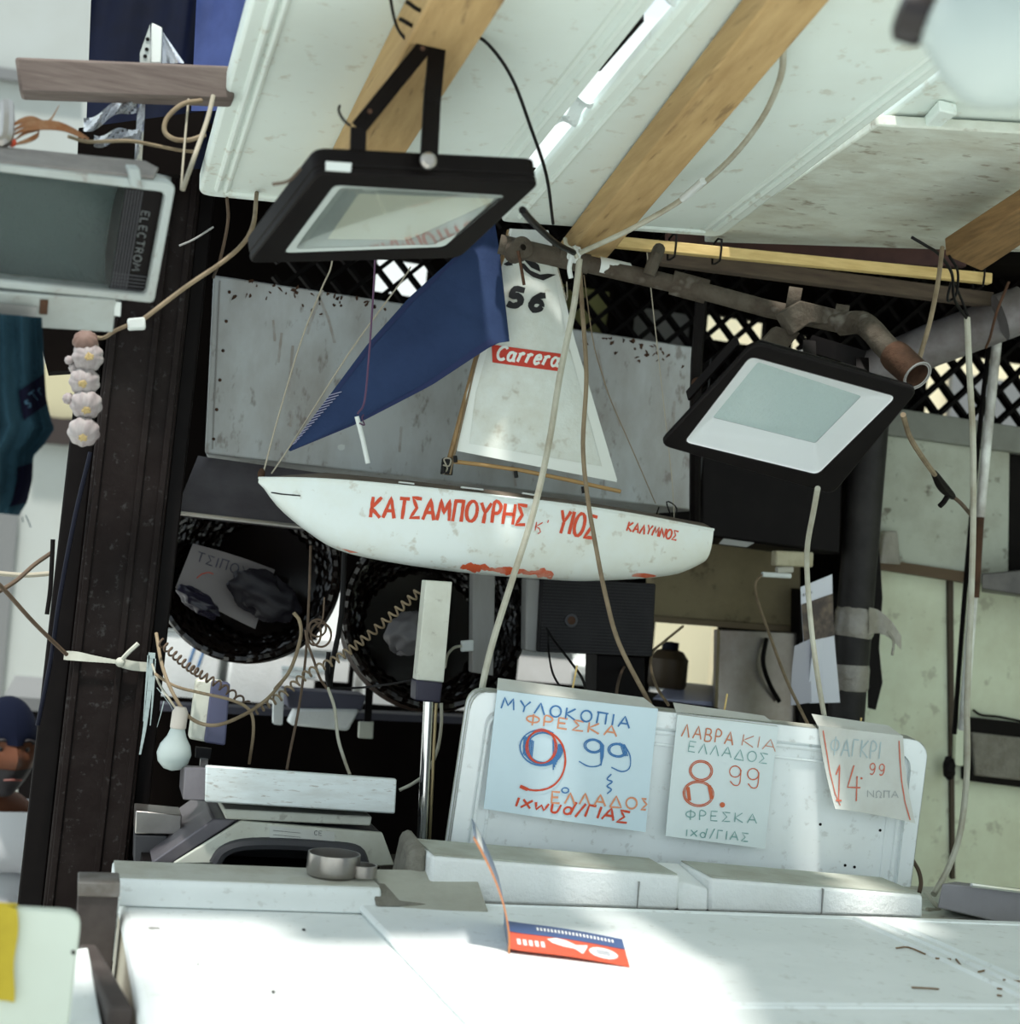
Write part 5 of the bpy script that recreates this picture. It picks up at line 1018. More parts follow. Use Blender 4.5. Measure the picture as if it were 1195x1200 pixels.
MB().prism([P(916, 366, 2.34), P(938, 352, 2.34), P(996, 366, 2.34), P(996, 382, 2.34), P(950, 378, 2.34), P(930, 392, 2.34)], (0, .03, 0)).obj('plate', RUST, t, bevel=.002)
MB().prism([P(886, 408, 2.36), P(910, 382, 2.36), P(938, 390, 2.36), P(918, 414, 2.36)], (0, .02, 0)).obj('arm', RUST, t, bevel=.002)
t = thing('grey_drain_pipe', 'thick grey drain pipe slanting up to the right edge', 'pipe', P(1100, 400, 2.75))
MB().tube([P(985, 452, 2.86), P(1090, 405, 2.75), P(1290, 330, 2.55)], .047, 24, 1).obj('pipe', GPIPE, t)
MB().tube([P(1172, 372, 2.60), P(1200, 362, 2.58)], .0495, 24, 1).obj('sleeve', GPIPE, t)
for q in ([(1182, 330, 2.50), (1168, 365, 2.53), (1160, 395, 2.56), (1155, 408, 2.56)],): MB().tube([P(*c) for c in q], .003, 6).obj('rusty_wire', RUSTB, t)
MB().tube([P(823, 330, 2.60), P(818, 400, 2.66), P(815, 460, 2.70), P(814, 640, 2.90)], .012, 8, 2).obj('dark_post', BLACK, label='thin dark upright right of the metal box', cat='post')
MB().ball(P(817, 449, 2.66), .012, 8).obj('rust_knob', RUSTB, label='rusty knob at the upper right corner of the metal box', cat='knob')

def floodlight(name, label, outer, Y0, n, rim, depth, loc):
    n = V(n).normalized(); p0 = P(*outer[0], Y0); q = [PL(x, y, p0, n) for x, y in outer]
    q = rq(q, [.018]*4, 4); c = sum(q, V())/len(q); t = thing(name, label, 'floodlight', c)
    return t, p0, n, q, c
# --- right floodlight
n2 = V((0, -.61, -.79)).normalized()
t, p0, n2, q, c = floodlight('led_floodlight', 'square black floodlight hanging from the rusty pipe at the right, white reflector inside', [(884, 402), (1077, 457), (976, 580), (773, 522)], 2.0, n2, .02, .03, None)
iq = rq([PL(x, y, p0, n2) for x, y in ((879, 419), (1050, 466), (958, 557), (802, 519))], [.012]*4, 4)
MB().ring(q, iq, -n2*.010).obj('frame', BLACK, t, bevel=.003)
bq2 = [lerp(x, c, .30)-n2*.055 for x in q]; m_ = len(q); mb = MB(); mb.v = [x-n2*.009 for x in q]+bq2; mb.f = [(i, (i+1) % m_, m_+(i+1) % m_, m_+i) for i in range(m_)]; mb.obj('housing_side', BLACK, t)
MB().prism([lerp(x, c, .30)-n2*.0545 for x in q], -n2*.012).obj('housing', BLACK, t, bevel=.004)
for k in range(7):
    a_, b_ = lerp(q[2], q[7], (k+.5)/7), lerp(q[17], q[12], (k+.5)/7); MB().bar(lerp(a_, b_, .22)-n2*.070, lerp(a_, b_, .78)-n2*.070, .004, .02, side=(q[7]-q[2])).obj('cooling_fin', BLACK, t)
jq = [PL(x, y, p0-n2*.048, n2) for x, y in ((888, 424), (1009, 464), (955, 519), (835, 489))]
jq = rq(jq, [.004]*4, 4)
mb = MB(); mb.v = [p-n2*.002 for p in iq]+jq; m_ = len(iq); mb.f = [(i, (i+1) % m_, m_+(i+1) % m_, m_+i) for i in range(m_)]; mb.obj('reflector', REFL, t)
MB().prism([x-n2*.0005 for x in jq], -n2*.001).obj('led_board', LEDB, t)
MB().prism([lerp(x, c, .002)-n2*.004 for x in iq], -n2*.0015).obj('glass', LAMPG, t)
br0, br1 = P(958, 452, 2.21), P(1008, 466, 2.2)
MB().bar(P(1010, 420, 2.26), P(1012, 470, 2.19), .022, .005).obj('yoke_bracket', BLACK, t); MB().bar(P(948, 400, 2.30), P(950, 452, 2.20), .022, .005).obj('yoke_bracket', BLACK, t); MB().bar(P(948, 402, 2.30), P(1012, 421, 2.26), .005, .03).obj('yoke_bracket', BLACK, t)
# --- left floodlight
t, p0, n1, q, c = floodlight('led_floodlight', 'square black floodlight wired under the left beam, looking down, glass mirroring the boat', [(373, 203), (634, 214), (538, 303), (290, 309)], 1.78, (.20, -.20, -.955), .02, .03, None)
L1O = q
iq = rq([PL(x, y, p0, n1) for x, y in ((392, 218), (592, 230), (520, 290), (333, 297))], [.01]*4, 4)
MB().ring(q, iq, -n1*.012).obj('frame', BLACK, t, bevel=.003)
MB().prism([x-n1*.010 for x in q], -n1*.026).obj('housing', BLACK, t, bevel=.004)
jq = rq([PL(x, y, p0-n1*.009, n1) for x, y in ((420, 226), (585, 232), (478, 281), (383, 280))], [.004]*4, 4)
mb = MB(); mb.v = [p-n1*.001 for p in iq]+jq; m_ = len(iq); mb.f = [(i, (i+1) % m_, m_+(i+1) % m_, m_+i) for i in range(m_)]; mb.obj('reflector', mat('grey_reflector', (.45, .50, .48), .4), t)
MB().prism([x-n1*.0005 for x in jq], -n1*.001).obj('led_board', mat('yellowish_led_board', (.85, .86, .72), .5), t)
MB().prism([x-n1*.003 for x in iq], -n1*.0015).obj('glass', mat('mirror_lamp_glass', (.97, 1, .99), .03, trans=1, ior=1.7), t)
e_ = (q[6]-q[0]).normalized(); hb_ = -n1
s0_ = PL(397, 195, p0+V((0, -.003, 0)), V((0, 1, 0)))
MB().prism([P(382, 189, 1.772), P(412, 191, 1.772), P(411, 201, 1.772), P(382, 199, 1.772)], (0, .004, 0)).obj('white_label', STICK, t)
def strap(pts, wd, th=.005):
    mb = MB()
    for a_, b_ in zip(pts[:-1], pts[1:]): mb.bar(a_, b_, wd, th, side=V((1, .2, 0)))
    return mb
strap([P(502, 194, 1.79), P(506, 120, 1.83), P(514, 36, 1.86)], .024).obj('yoke_arm', BLACK, t, bevel=.001)
strap([P(419, 186, 1.80), P(420, 150, 1.80), P(506, 44, 1.855)], .021).obj('yoke_arm', BLACK, t, bevel=.001)
strap([P(514, 38, 1.86), P(506, 44, 1.853)], .024).obj('yoke_arm', BLACK, t)
MB().lathe([(0, 0), (.0105, 0), (.0105, .006), (.007, .009), (0, .009)], P(501, 189, 1.778), (0, -1, 0), n=14).obj('bolt', STAIN, t, label='pale round bolt on the yoke')
for q_ in ((433, 131), (495, 57)): MB().lathe([(0, 0), (.003, 0), (.003, .003), (0, .003)], P(*q_, 1.80), (0, -1, 0), n=10).obj('bolt_hole', RUSTB, t)
# wires tying it to the beam
t = thing('tie_wires', 'black wires wrapped round the left beam above the floodlight', 'wire', RA(.23, -.66, -.06))
for (x0, y0, x1, y1, x2, y2) in ((476, 2, 500, 14, 552, 9), (468, 22, 500, 36, 548, 28), (512, 18, 514, 26, 516, 36)):
    MB().tube([RF(x0, y0, -.056), RF(x1, y1, -.060), RF(x2, y2, -.056)], .0028, 6, 6).obj('wire', CORD_K, t)
MB().tube([RF(456, -10, -.01), RF(462, 22, -.03), RF(470, 40, -.05), RF(488, 58, -.07)], .0022, 6, 6).obj('wire', CORD_K, t)
MB().tube([P(410, 147, 1.80), P(402, 140, 1.82), P(397, 130, 1.86), P(398, 124, 1.90)], .002, 6, 6).obj('wire', CORD_K, t)
cable('black_cable', 'thin dark cable curving from the left beam down past the left floodlight', [(541, 32, 1.93), (572, 52, 1.93), (600, 92, 1.95), (622, 150, 2.0), (640, 205, 2.1), (648, 262, 2.3)], .0026, CORD_K)
cable('black_cable', 'thick dark cable from the left floodlight corner to the knot', [(612, 246, 1.92), (626, 262, 2.1), (650, 284, 2.35), (672, 296, 2.50)], .0055, CORD_K)
cable('thin_wire', 'thin grey wire poking out left of the left floodlight', [(352, 198, 1.80), (338, 212, 1.79), (320, 216, 1.78)], .002, CORD_B, 'wire')
# --- old floodlight at the left
nE = V((.25, -.85, -.46)).normalized(); pE = P(207, 215, 1.95)
def E_(x, y, off=0): return PL(x, y, pE+nE*off, nE)
t = thing('halogen_floodlight', 'old grey halogen floodlight with ribbed black side strip at the upper left', 'floodlight', E_(60, 360, -.05))
oq = [E_(-150, 176), E_(207, 215), E_(181, 356), E_(-165, 322)]; iq = [E_(-140, 185), E_(195, 226), E_(172, 346), E_(-155, 312)]
MB().ring(rq(oq, [0, .012, .008, 0]), rq(iq, [0, .01, .008, 0]), -nE*.03).obj('front_frame', CASEG, t, bevel=.003)
bk = [p-nE*.03 for p in oq]; ce = sum(bk, V())/4
mb = MB(); mb.hexa([p+nE*.002 for p in bk]+[lerp(p, ce, .22)-nE*.11 for p in bk]); mb.f = mb.f[1:]; mb.obj('housing', CASEG, t)
tq = [E_(-150, 174, -.005), E_(150, 206, -.005), E_(170, 214, -.005), E_(182, 190, -.06), E_(160, 186, -.10), E_(-150, 165, -.10)]
MB().prism([E_(-150, 178, -.004), E_(180, 210, -.004), E_(185, 200, -.05), E_(170, 192, -.09), E_(-150, 160, -.09)], (0, 0, .004)).obj('dusty_top', mat('thick_dust', (.20, .185, .175), .95, dirt=(.30, .285, .265), dscale=30, damt=.6, bump=.5), t)
MB().prism([E_(146, 192, -.02), E_(160, 193, -.02), E_(163, 217, -.01), E_(150, 214, -.01)], nE*.02).obj('hinge_lug', CASEG, t, bevel=.002)
sq = [E_(147, 221, -.012), E_(194, 226, -.012), E_(172, 346, -.012), E_(128, 341, -.012)]
side = MB().prism(sq, -nE*.006).obj('side_strip', BLACK, t)
mb = MB()
for k in range(6):
    u = .04+.075*k; mb.tube([lerp(sq[0], sq[1], u)+nE*.001, lerp(sq[3], sq[2], u)+nE*.001], .0011, 5, 1)
mb.obj('ribbing', GREYD, side)
mb = MB()
for k in range(5): mb.tube([lerp(sq[3], sq[0], .04+.035*k)+nE*.001, lerp(sq[2], sq[1], .04+.035*k)+nE*.001], .0009, 5, 1)
mb.obj('ribbing', GREYD, side)
hit = flat_hit(sq[0], nE); mb = MB(); write(mb, hit, 'E\\ECTJOM', (166, 247), (154, 316), 9, .0012, gap=.35, jit=0); mb.obj('lettering', mat('dim_lettering', (.13, .14, .14), .6), side)
gq = [E_(-140, 188, -.012), E_(146, 221, -.012), E_(128, 341, -.012), E_(-155, 312, -.012)]
MB().prism(gq, -nE*.003).obj('glass', LAMPG, t)
rqz = [lerp(p, sum(gq, V())/4, .0)-nE*.018 for p in gq]
gc = sum(rqz, V())/4
MB().grid(lambda u, v: lerp(lerp(rqz[0], rqz[1], u), lerp(rqz[3], rqz[2], u), v)-nE*(.035*math.sin(math.pi*v)**.5), 12, 20).obj('reflector', REFG, t, fix=False)
b0 = [E_(-150, 332, .004), E_(137, 352, .004), E_(133, 390, -.03), E_(-150, 372, -.03)]
mb = MB(); mb.prism(b0, -nE*.05); mb.obj('terminal_box', CASEG, t, bevel=.003)
MB().prism([lerp(lerp(b0[0], b0[1], u), lerp(b0[3], b0[2], u), v)+nE*.0012 for u, v in ((.42, .30), (.66, .34), (.655, .70), (.42, .66))], nE*.0008).obj('rating_label', mat('dull_label', (.30, .30, .29), .6), t)
MB().grid(lambda u, v: lerp(lerp(b0[0], b0[1], .67+.035*u), lerp(b0[3], b0[2], .67+.035*u), .12+.45*v)+nE*.0012, 3, 3).obj('rust_stain', RUSTB, t)
MB().prism([E_(134, 354, .0), E_(142, 355, .0), E_(141, 371, -.01), E_(134, 370, -.01)], -nE*.01).obj('clip', STICK, t)
MB().tube([P(-10, 165, 1.98), P(6, 165, 1.98), P(9, 140, 2.0), P(8, 122, 2.02)], .009, 8, 3).obj('mounting_arm', STAIN, label='bright metal hook above the old floodlight at the left edge', cat='hook')

# ------------------------------------------------------------------ left top: plank, sheets, wires
pk = [P(17, 66, 2.2), P(278, 77, 2.2), P(274, 118, 2.2), P(23, 109, 2.2)]
MB().prism(pk, (0, .05, .004)).obj('wooden_plank', PLANK, label='weathered grey plank sticking out left of the roof panel', cat='plank', bevel=.005)
t = thing('blue_plastic_sheet', 'dark blue plastic sheet hanging behind the weathered plank', 'sheet', P(200, 190, 2.62))
def tp(u, v): return P(109+228*u-10*v, -60+258*v, 2.62+.02*math.sin(9*u+1.5*v)+.012*math.sin(21*u+3*v)) 
MB().grid(tp, 50, 24).obj('sheet', TARP, t, fix=False)
MB().grid(lambda u, v: P(232+88*u-8*v, -40+170*v, 2.56+.018*math.sin(8*u+2*v)), 16, 16).obj('blue_glow_film', mat('pale_blue_glow', (.09, .13, .36), .35, transl=.5, dirt=(.02, .028, .10), dscale=3, damt=.8), label='paler blue translucent film added for the blue glow beside the roof panel edge', cat='film', fix=False)  # added film; its paler blue stands in for a glow of light
t = thing('film_shreds', 'torn clear film bunched under the weathered plank', 'film', P(160, 190, 2.45))
MB().grid(lambda u, v: P(98+62*u, 138-26*u+16*v+4*math.sin(8*u), 2.25+.02*math.sin(12*u+4*v)), 20, 6).obj('shred', FILM, t, fix=False)
MB().grid(lambda u, v: P(110+54*u, 158-10*u+14*v+3*math.sin(9*u), 2.25+.02*math.sin(10*u+6*v)), 20, 6).obj('shred', FILM, t, fix=False)
MB().grid(lambda u, v: P(162+9*u-5*v, 110+84*v, 2.245+.005*math.sin(5*v+3*u)), 4, 16).obj('hanging_strip', FILM, t, fix=False)
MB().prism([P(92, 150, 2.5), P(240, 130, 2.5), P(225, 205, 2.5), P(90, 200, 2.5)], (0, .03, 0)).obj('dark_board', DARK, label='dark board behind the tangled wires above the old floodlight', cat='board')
t = thing('metal_bracket', 'pale perforated metal bracket above the weathered plank', 'bracket', P(178, 70, 2.215))
MB().prism([P(178, 26, 2.215), P(190, 32, 2.215), P(189, 74, 2.215), P(176, 74, 2.215)], (0, .02, 0)).obj('upright', STICK, t, bevel=.002)
MB().prism([P(176, 28, 2.212), P(164, 62, 2.212), P(164, 74, 2.212), P(176, 74, 2.212)], (0, .004, 0)).obj('plate', CASEG, t)
for q_ in ((173, 46), (172, 58), (170, 66)): MB().lathe([(0, 0), (.003, 0), (.003, .001), (0, .001)], P(*q_, 2.2115), (0, -1, 0), n=8).obj('hole', BLACK, t)
MB().grid(lambda u, v: P(190+26*u*v, 36+38*v, 2.23+.01*math.sin(6*u)), 8, 8).obj('cobweb_film', FILM, t, fix=False)
t = thing('dried_leaves', 'bunch of dried orange leaves and twine on top of the old floodlight', 'dried plant', P(40, 165, 2.0))
for q_ in ([(8, 158), (30, 146), (62, 145), (84, 152), (104, 163)], [(12, 168), (30, 155), (44, 150), (58, 142), (69, 124)], [(10, 150), (24, 142), (40, 140), (62, 150)], [(14, 170), (34, 164), (46, 156), (40, 146)], [(10, 160), (36, 150), (72, 150), (98, 162)]):
    k = len(q_); pts = sm([P(x, y, 1.99+.012*i) for i, (x, y) in enumerate(q_)], 6); mb = MB(); m_ = len(pts)
    for i in range(m_-1): w_ = .0034*math.sin(math.pi*(i+.5)/m_)+.0012; mb.obox((pts[i]+pts[i+1])/2, (pts[i+1]-pts[i])*.52, V((0, .002, w_)), V((0, .0012, 0)))
    mb.obj('leaf', DRIED, t)
MB().ball(P(14, 167, 1.99), .006, 6).obj('red_bead', INK_R, t)
cable('twisted_cord', 'grey-brown cord running from the dried leaves to the right', [(80, 160, 2.1), (104, 166, 2.12), (150, 165, 2.15), (180, 170, 2.18), (210, 176, 2.2), (230, 178, 2.22)], .0026, CORD_T, 'cord')
cable('looped_hose', 'tan hose bent in a half loop under the weathered plank', [(236, 118, 2.2), (214, 122, 2.18), (196, 138, 2.18), (193, 154, 2.18), (204, 163, 2.18), (222, 164, 2.19), (240, 158, 2.2)], .0036, CORD_T, 'hose')
cable('thick_rope', 'pale rope hanging steeply beside the rounded roof panel', [(250, 112, 2.18), (243, 140, 2.17), (232, 172, 2.15), (222, 200, 2.12), (214, 222, 2.1)], .0035, TWINE, 'rope')
cable('hanging_wire', 'thin straight wire between the plank and the old floodlight', [(221, 116, 2.2), (217, 160, 2.18), (212, 222, 2.14)], .0016, TWINE, 'wire')
cable('tan_cable', 'tan cable from behind the roof panel to the white joint by the garlic', [(301, 222, 2.62), (300, 234, 2.5), (297, 262, 2.28), (286, 284, 2.27), (262, 306, 2.26), (218, 336, 2.25), (168, 374, 2.24)], .0036, CORD_T)
cable('brown_cable', 'thin brown cable dropping at the left end of the metal box', [(266, 232, 2.6), (267, 260, 2.65), (259, 300, 2.75), (250, 325, 2.9)], .003, CORD_B)
cable('stray_wire', 'short bright-tipped stray wire against the dark post', [(210, 288, 2.6), (228, 280, 2.6), (250, 266, 2.6)], .0018, GREYM, 'wire')
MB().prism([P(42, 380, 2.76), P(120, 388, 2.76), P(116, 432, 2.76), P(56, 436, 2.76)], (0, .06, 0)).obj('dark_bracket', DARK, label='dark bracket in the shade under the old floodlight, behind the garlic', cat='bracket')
MB().prism([P(149, 373, 2.235), P(170, 371, 2.235), P(171, 385, 2.235), P(150, 386, 2.235)], (0, .018, 0)).obj('cable_joint', STICK, label='white cable joint beside the garlic string', cat='joint', bevel=.003)
cable('tan_cable', 'short tan cable from the white joint to the top of the garlic', [(150, 381, 2.24), (134, 388, 2.26), (121, 396, 2.3), (108, 394, 2.31)], .003, CORD_T)

# ------------------------------------------------------------------ towel, garlic
t = thing('teal_towel', 'teal towel with a dark woven band hanging under the old floodlight at the left', 'towel', P(20, 605, 1.98))
def edge(v): 
    pts = [(49, 0), (52, .25), (54, .40), (60, .52), (64, .56), (52, .64), (39, .70), (38, .82), (32, .93), (22, 1.0)]
    for a_, b_ in zip(pts[:-1], pts[1:]):
        if a_[1] <= v <= b_[1]: return a_[0]+(b_[0]-a_[0])*(v-a_[1])/(b_[1]-a_[1])
    return 22
def tw(u, v):
    xr = edge(v); x = -90+(xr+90)*u; return P(x, 372+232*v-4*(1-u)*3, 1.98+.035*math.sin(u*15+v*1.5)*(.4+.6*v)+.012*math.sin(u*33+2))
MB().grid(tw, 60, 46, (0, .004, 0)).obj('cloth', TOWEL, t)
g = MB().grid(lambda u, v: tw(.78+.22*u, .285+.15*v+.10*(1-u))+V((0, -.005, 0)), 18, 10); bd = g.obj('woven_band', TOWELB, t, fix=False)
hit = mesh_hit(g); mb = MB(); write(mb, hit, 'sTr', (33, 478), (54, 460), 12, .0016, gap=.35, jit=0); mb.obj('woven_letters', TOWELT, bd)
MB().grid(lambda u, v: tw(.86+.14*u, .735+.2*v+.03*(1-u))+V((0, -.004, 0)), 8, 10).obj('woven_band', TOWELB, t, fix=False)
for q_ in ([(30, 604), (33, 610), (36, 618)], [(26, 606), (27, 612)]): MB().tube([P(x, y, 1.98) for x, y in q_], .0007, 5, 3).obj('loose_thread', TOWEL, t)
t = thing('garlic_string', 'string of pale garlic bulbs hanging in front of the dark post', 'garlic', P(97, 525, 2.3))
YG = 2.30
def garlic(px, py, R, face, name='garlic_bulb', m=GARLIC):
    o = P(px, py, YG-.01*random.random()); f_ = V(face).normalized()
    wob = lambda i, j: 1+.13*abs(math.sin(j*math.pi*2/40*4.5))-.06
    b_ = MB().lathe([(0, -R*1.05), (R*.3, -R*.9), (R*.62, -R*.75), (R*.95, -R*.25), (R*1.0, .05*R), (R*.85, R*.45), (R*.5, R*.72), (R*.28, R*.80), (0, R*.80)], o, f_, 40, wob).obj(name, m, t, sub=1)
    if name == 'garlic_bulb':
        mb = MB()
        for k in range(9): a_ = random.uniform(0, 6.28); e1_ = f_.cross(V((0, 0, 1))).normalized(); e2_ = f_.cross(e1_); d_ = e1_*math.cos(a_)+e2_*math.sin(a_); mb.tube([o+f_*R*.76+d_*R*.05, o+f_*R*.86+d_*R*.16, o+f_*R*.82+d_*R*.28], .0011, 5, 3)
        mb.lathe([(0, R*.78), (R*.24, R*.80), (R*.18, R*.86), (0, R*.88)], o, f_, 12); mb.obj('roots', ROOTS, b_)
garlic(100, 400, .019, (-.2, -.8, .5), 'dry_bulb', mat('dry_brown_skin', (.15, .085, .065), .7, dirt=(.22, .16, .14), dscale=30, damt=.6))
for px, py, R, fc in ((103, 418, .0235, (.1, -.95, -.1)), (99, 447, .0230, (-.1, -.9, -.3)), (101, 474, .0240, (.05, -.8, -.5)), (98, 506, .0240, (.0, -.8, -.5))): garlic(px, py, R, fc)
for px, py, R in ((81, 422, .007), (87, 431, .0085), (80, 467, .009)): garlic(px, py, R, (-.3, -.9, .2), 'clove')
MB().tube([P(108, 392, 2.31), P(112, 410, 2.325), P(100, 450, 2.33), P(98, 520, 2.33)], .005, 6, 4).obj('plaited_stem', TWINE, t)

# ------------------------------------------------------------------ round bulbs
t = thing('globe_bulb', 'big round white bulb with a black socket close to us at the upper right', 'light bulb', P(1165, 135, .95))
c = P(1175, 52, .95); axb = (P(1110, 32, .97)-c).normalized(); R = .049
MB().lathe([(0, -R), (R*.5, -R*.87), (R*.87, -R*.5), (R, 0), (R*.95, R*.32), (R*.78, R*.66), (R*.5, R*.98), (R*.36, R*1.16), (R*.33, R*1.25)], c, axb, 36).obj('globe', OPAL, t)
MB().lathe([(0, R*1.2), (R*.38, R*1.2), (R*.42, R*1.3), (R*.42, R*1.62), (R*.3, R*1.7), (0, R*1.7)], c, axb, 24).obj('socket', mat('brown_black_socket', (.012, .008, .008), .35), t)
cq_ = c+axb*R*1.65
cable('lamp_flex', 'dark flex holding the big round bulb at the upper right', [(1092, 26, .975), (1078, 0, .98), (1075, -60, 1.0), (1078, -120, 1.02), (1080, -240, 1.06)], .003, CORD_K, 'cable')
t = thing('light_bulb', 'unlit white light bulb hanging in front of the dark space above the scale', 'light bulb', P(204, 903, 2.55))
c = P(204, 883, 2.55); R = .0295
MB().lathe([(0, -R), (R*.5, -R*.87), (R*.87, -R*.5), (R, 0), (R*.87, R*.5), (R*.55, R*1.0), (R*.42, R*1.4), (R*.42, R*1.5)], c, (.04, 0, 1), 28).obj('globe', OPAL, t)
MB().lathe([(0, R*1.45), (R*.42, R*1.45), (R*.46, R*1.5), (R*.46, R*2.4), (R*.3, R*2.7), (0, R*2.7)], c, (.04, 0, 1), 20).obj('socket', PORC, t)
cable('lamp_flex', 'thin pale flex from the post down to the small hanging bulb', [(178, 778, 2.68), (186, 800, 2.66), (196, 816, 2.6), (206, 830, 2.555)], .002, CORD_W, 'cable')

# ------------------------------------------------------------------ white cables and cords in front
MB().tube([RF(x, y, o) for x, y, o in ((919, 40, -.014), (918, 60, -.02), (914, 92, -.024), (892, 140, -.03), (852, 190, -.034), (800, 233, -.045), (740, 268, -.085))]+[P(676, 298, 2.52)], .0048).obj('white_cable', CORD_W, label='stained white cable arching over the right roof panel down to the knot', cat='cable')
MB().tube([RF(800, 233, -.045), RF(824, 212, -.040)], .0068, 10, 1).obj('cable_sleeve', STICK, label='bright white sleeve on the arching white cable', cat='sleeve')
t = thing('cable_knot', 'white taped cable knot hanging under the end of the long beam', 'knot', P(672, 312, 2.51))
blobby(P(673, 298, 2.515), (.013, 0, 0), (0, .011, 0), (0, 0, .015), .12, 4).obj('wrapping', STICK, t)
MB().tube([P(670, 300, 2.50), P(667, 314, 2.50), P(669, 326, 2.50)], .0045, 6, 3).obj('loose_tail', STICK, t); MB().tube([P(676, 302, 2.505), P(670, 292, 2.50), P(664, 288, 2.51), P(662, 280, 2.53)], .004, 6, 4).obj('loose_tail', CORD_W, t)
cable('white_cable', 'long white cable hanging from the knot in front of the sail and hull', [(679, 304, 2.51), (672, 360, 2.50), (656, 440, 2.49), (643, 520, 2.48), (625, 600, 2.475), (600, 680, 2.465), (578, 750, 2.46), (566, 800, 2.455), (563, 830, 2.452)], .0060, CORD_W)
cable('brown_cable', 'stained brown cable hanging right of the white one in front of the boat', [(679, 312, 2.53), (682, 360, 2.53), (687, 440, 2.52), (683, 520, 2.51), (688, 580, 2.50), (698, 640, 2.49), (710, 700, 2.48), (726, 756, 2.47), (762, 826, 2.452)], .0044, CORD_T)
cable('white_cable', 'white cable from the right floodlight down behind the rightmost card', [(958, 572, 2.18), (953, 600, 2.25), (946, 640, 2.35), (946, 680, 2.4), (951, 740, 2.42), (959, 800, 2.43), (968, 852, 2.452)], .0048, CORD_W)
cable('tan_cable', 'tan cable from the roof corner to the pipe mouth at the right', [(1104, 290, 2.3), (1099, 330, 2.25), (1090, 375, 2.2), (1080, 410, 2.17), (1076, 424, 2.16)], .0042, CORD_T)
cable('tan_cable', 'tan cable from the right floodlight to the black connector', [(1058, 486, 2.12), (1066, 512, 2.2), (1080, 535, 2.3), (1095, 556, 2.4)], .0048, CORD_T)
t = thing('cable_connector', 'black taped cable connector hanging in front of the stained board', 'connector', P(1112, 590, 2.45))
MB().tube([P(1094, 554, 2.4), P(1104, 570, 2.43), P(1116, 582, 2.46)], lambda u: .006+.004*math.sin(3*u), 8, 5).obj('body', BLACK, t); MB().tube([P(1112, 578, 2.45), P(1106, 588, 2.45), P(1101, 593, 2.45)], .0055, 8, 3).obj('tail', BLACK, t); MB().tube([P(1115, 581, 2.46), P(1126, 590, 2.5), P(1138, 604, 2.6)], .004, 8, 4).obj('outgoing_lead', CORD_B, t)
cable('white_cable', 'long white cable hanging straight down along the thin white pole', [(1133, 372, 2.5), (1136, 440, 2.5), (1140, 520, 2.52), (1140, 620, 2.54), (1137, 720, 2.56), (1133, 820, 2.56), (1133, 900, 2.54), (1126, 970, 2.5), (1112, 1015, 2.46), (1094, 1048, 2.42)], .0062, CORD_W)
cable('black_wire', 'black wire knotted at the right roof corner above the white pole', [(1068, 278, 2.3), (1085, 288, 2.3), (1100, 298, 2.32), (1115, 320, 2.38), (1118, 350, 2.45), (1133, 374, 2.5)], .003, CORD_K)
cable('black_wire', 'looped black wire beside the right end of the pine strip', [(1112, 300, 2.4), (1122, 318, 2.42), (1120, 345, 2.45), (1110, 352, 2.45), (1116, 330, 2.44), (1126, 350, 2.48), (1136, 376, 2.5)], .0026, CORD_K)
cable('olive_cable', 'olive cable end curling out beside the right end of the white block', [(1068, 1006, 2.47), (1076, 1020, 2.47), (1079, 1034, 2.46), (1077, 1046, 2.45)], .0042, CORD_B)
cable('olive_cable', 'pale cable crossing the gap between the white block and the metal tray', [(1084, 1046, 2.42), (1094, 1058, 2.40), (1100, 1066, 2.39), (1086, 1066, 2.38)], .0042, CORD_W)
# --- cords around the scale
def coil(path, R_, turns, r, name, label, m, cat='cord'):
    q_ = sm([P(*c) for c in path], 10); tot = len(q_); out = []; N_ = turns*12
    for i in range(N_+1):
        k = i/N_*(tot-1); a_ = min(int(k), tot-2); p_ = lerp(q_[a_], q_[a_+1], k-a_); tg = (q_[a_+1]-q_[a_]).normalized(); s_ = tg.cross(V((0, 1, 0))).normalized(); b_ = tg.cross(s_)
        ph = 2*math.pi*i/12; out.append(p_+(s_*math.cos(ph)+b_*math.sin(ph))*R_)
    return MB().tube(out, r, 6, 1).obj(name, m, label=label, cat=cat)
coil([(492, 692, 2.62), (460, 720, 2.64), (425, 750, 2.66), (395, 772, 2.66), (360, 790, 2.64), (330, 815, 2.62), (300, 832, 2.60)], .0075, 26, .0021, 'coiled_cord', 'brown coiled cord running from the hull down left behind the scale column', CORD_T)
coil([(188, 752, 2.62), (205, 768, 2.6), (222, 782, 2.58), (238, 792, 2.56), (262, 806, 2.56), (290, 826, 2.58)], .0065, 16, .002, 'coiled_cord', 'dark coiled cord crossing above the lilac device at the left', CORD_B)
t = thing('wire_bundle', 'bundle of looped grey wire hanging between the two baskets', 'wire bundle', P(375, 760, 2.68))
for k, (cx, cy, rx, ry) in enumerate(((368, 742, 8, 14), (376, 744, 12, 14), (372, 736, 10, 10))): MB().tube([P(cx+rx*math.cos(a_*.4), cy+ry*math.sin(a_*.4), 2.68+.003*a_*.2) for a_ in range(17)], .0022, 6, 2).obj('loop', CORD_B, t)
MB().tube([P(358, 738, 2.68), P(360, 752, 2.68), P(368, 775, 2.68), P(375, 795, 2.68), P(384, 808, 2.68)], .0026, 6, 4).obj('tail', CORD_B, t)
MB().tube([P(380, 700, 2.69), P(378, 725, 2.685), P(372, 735, 2.68)], .0016, 6, 3).obj('tail', CORD_B, t)
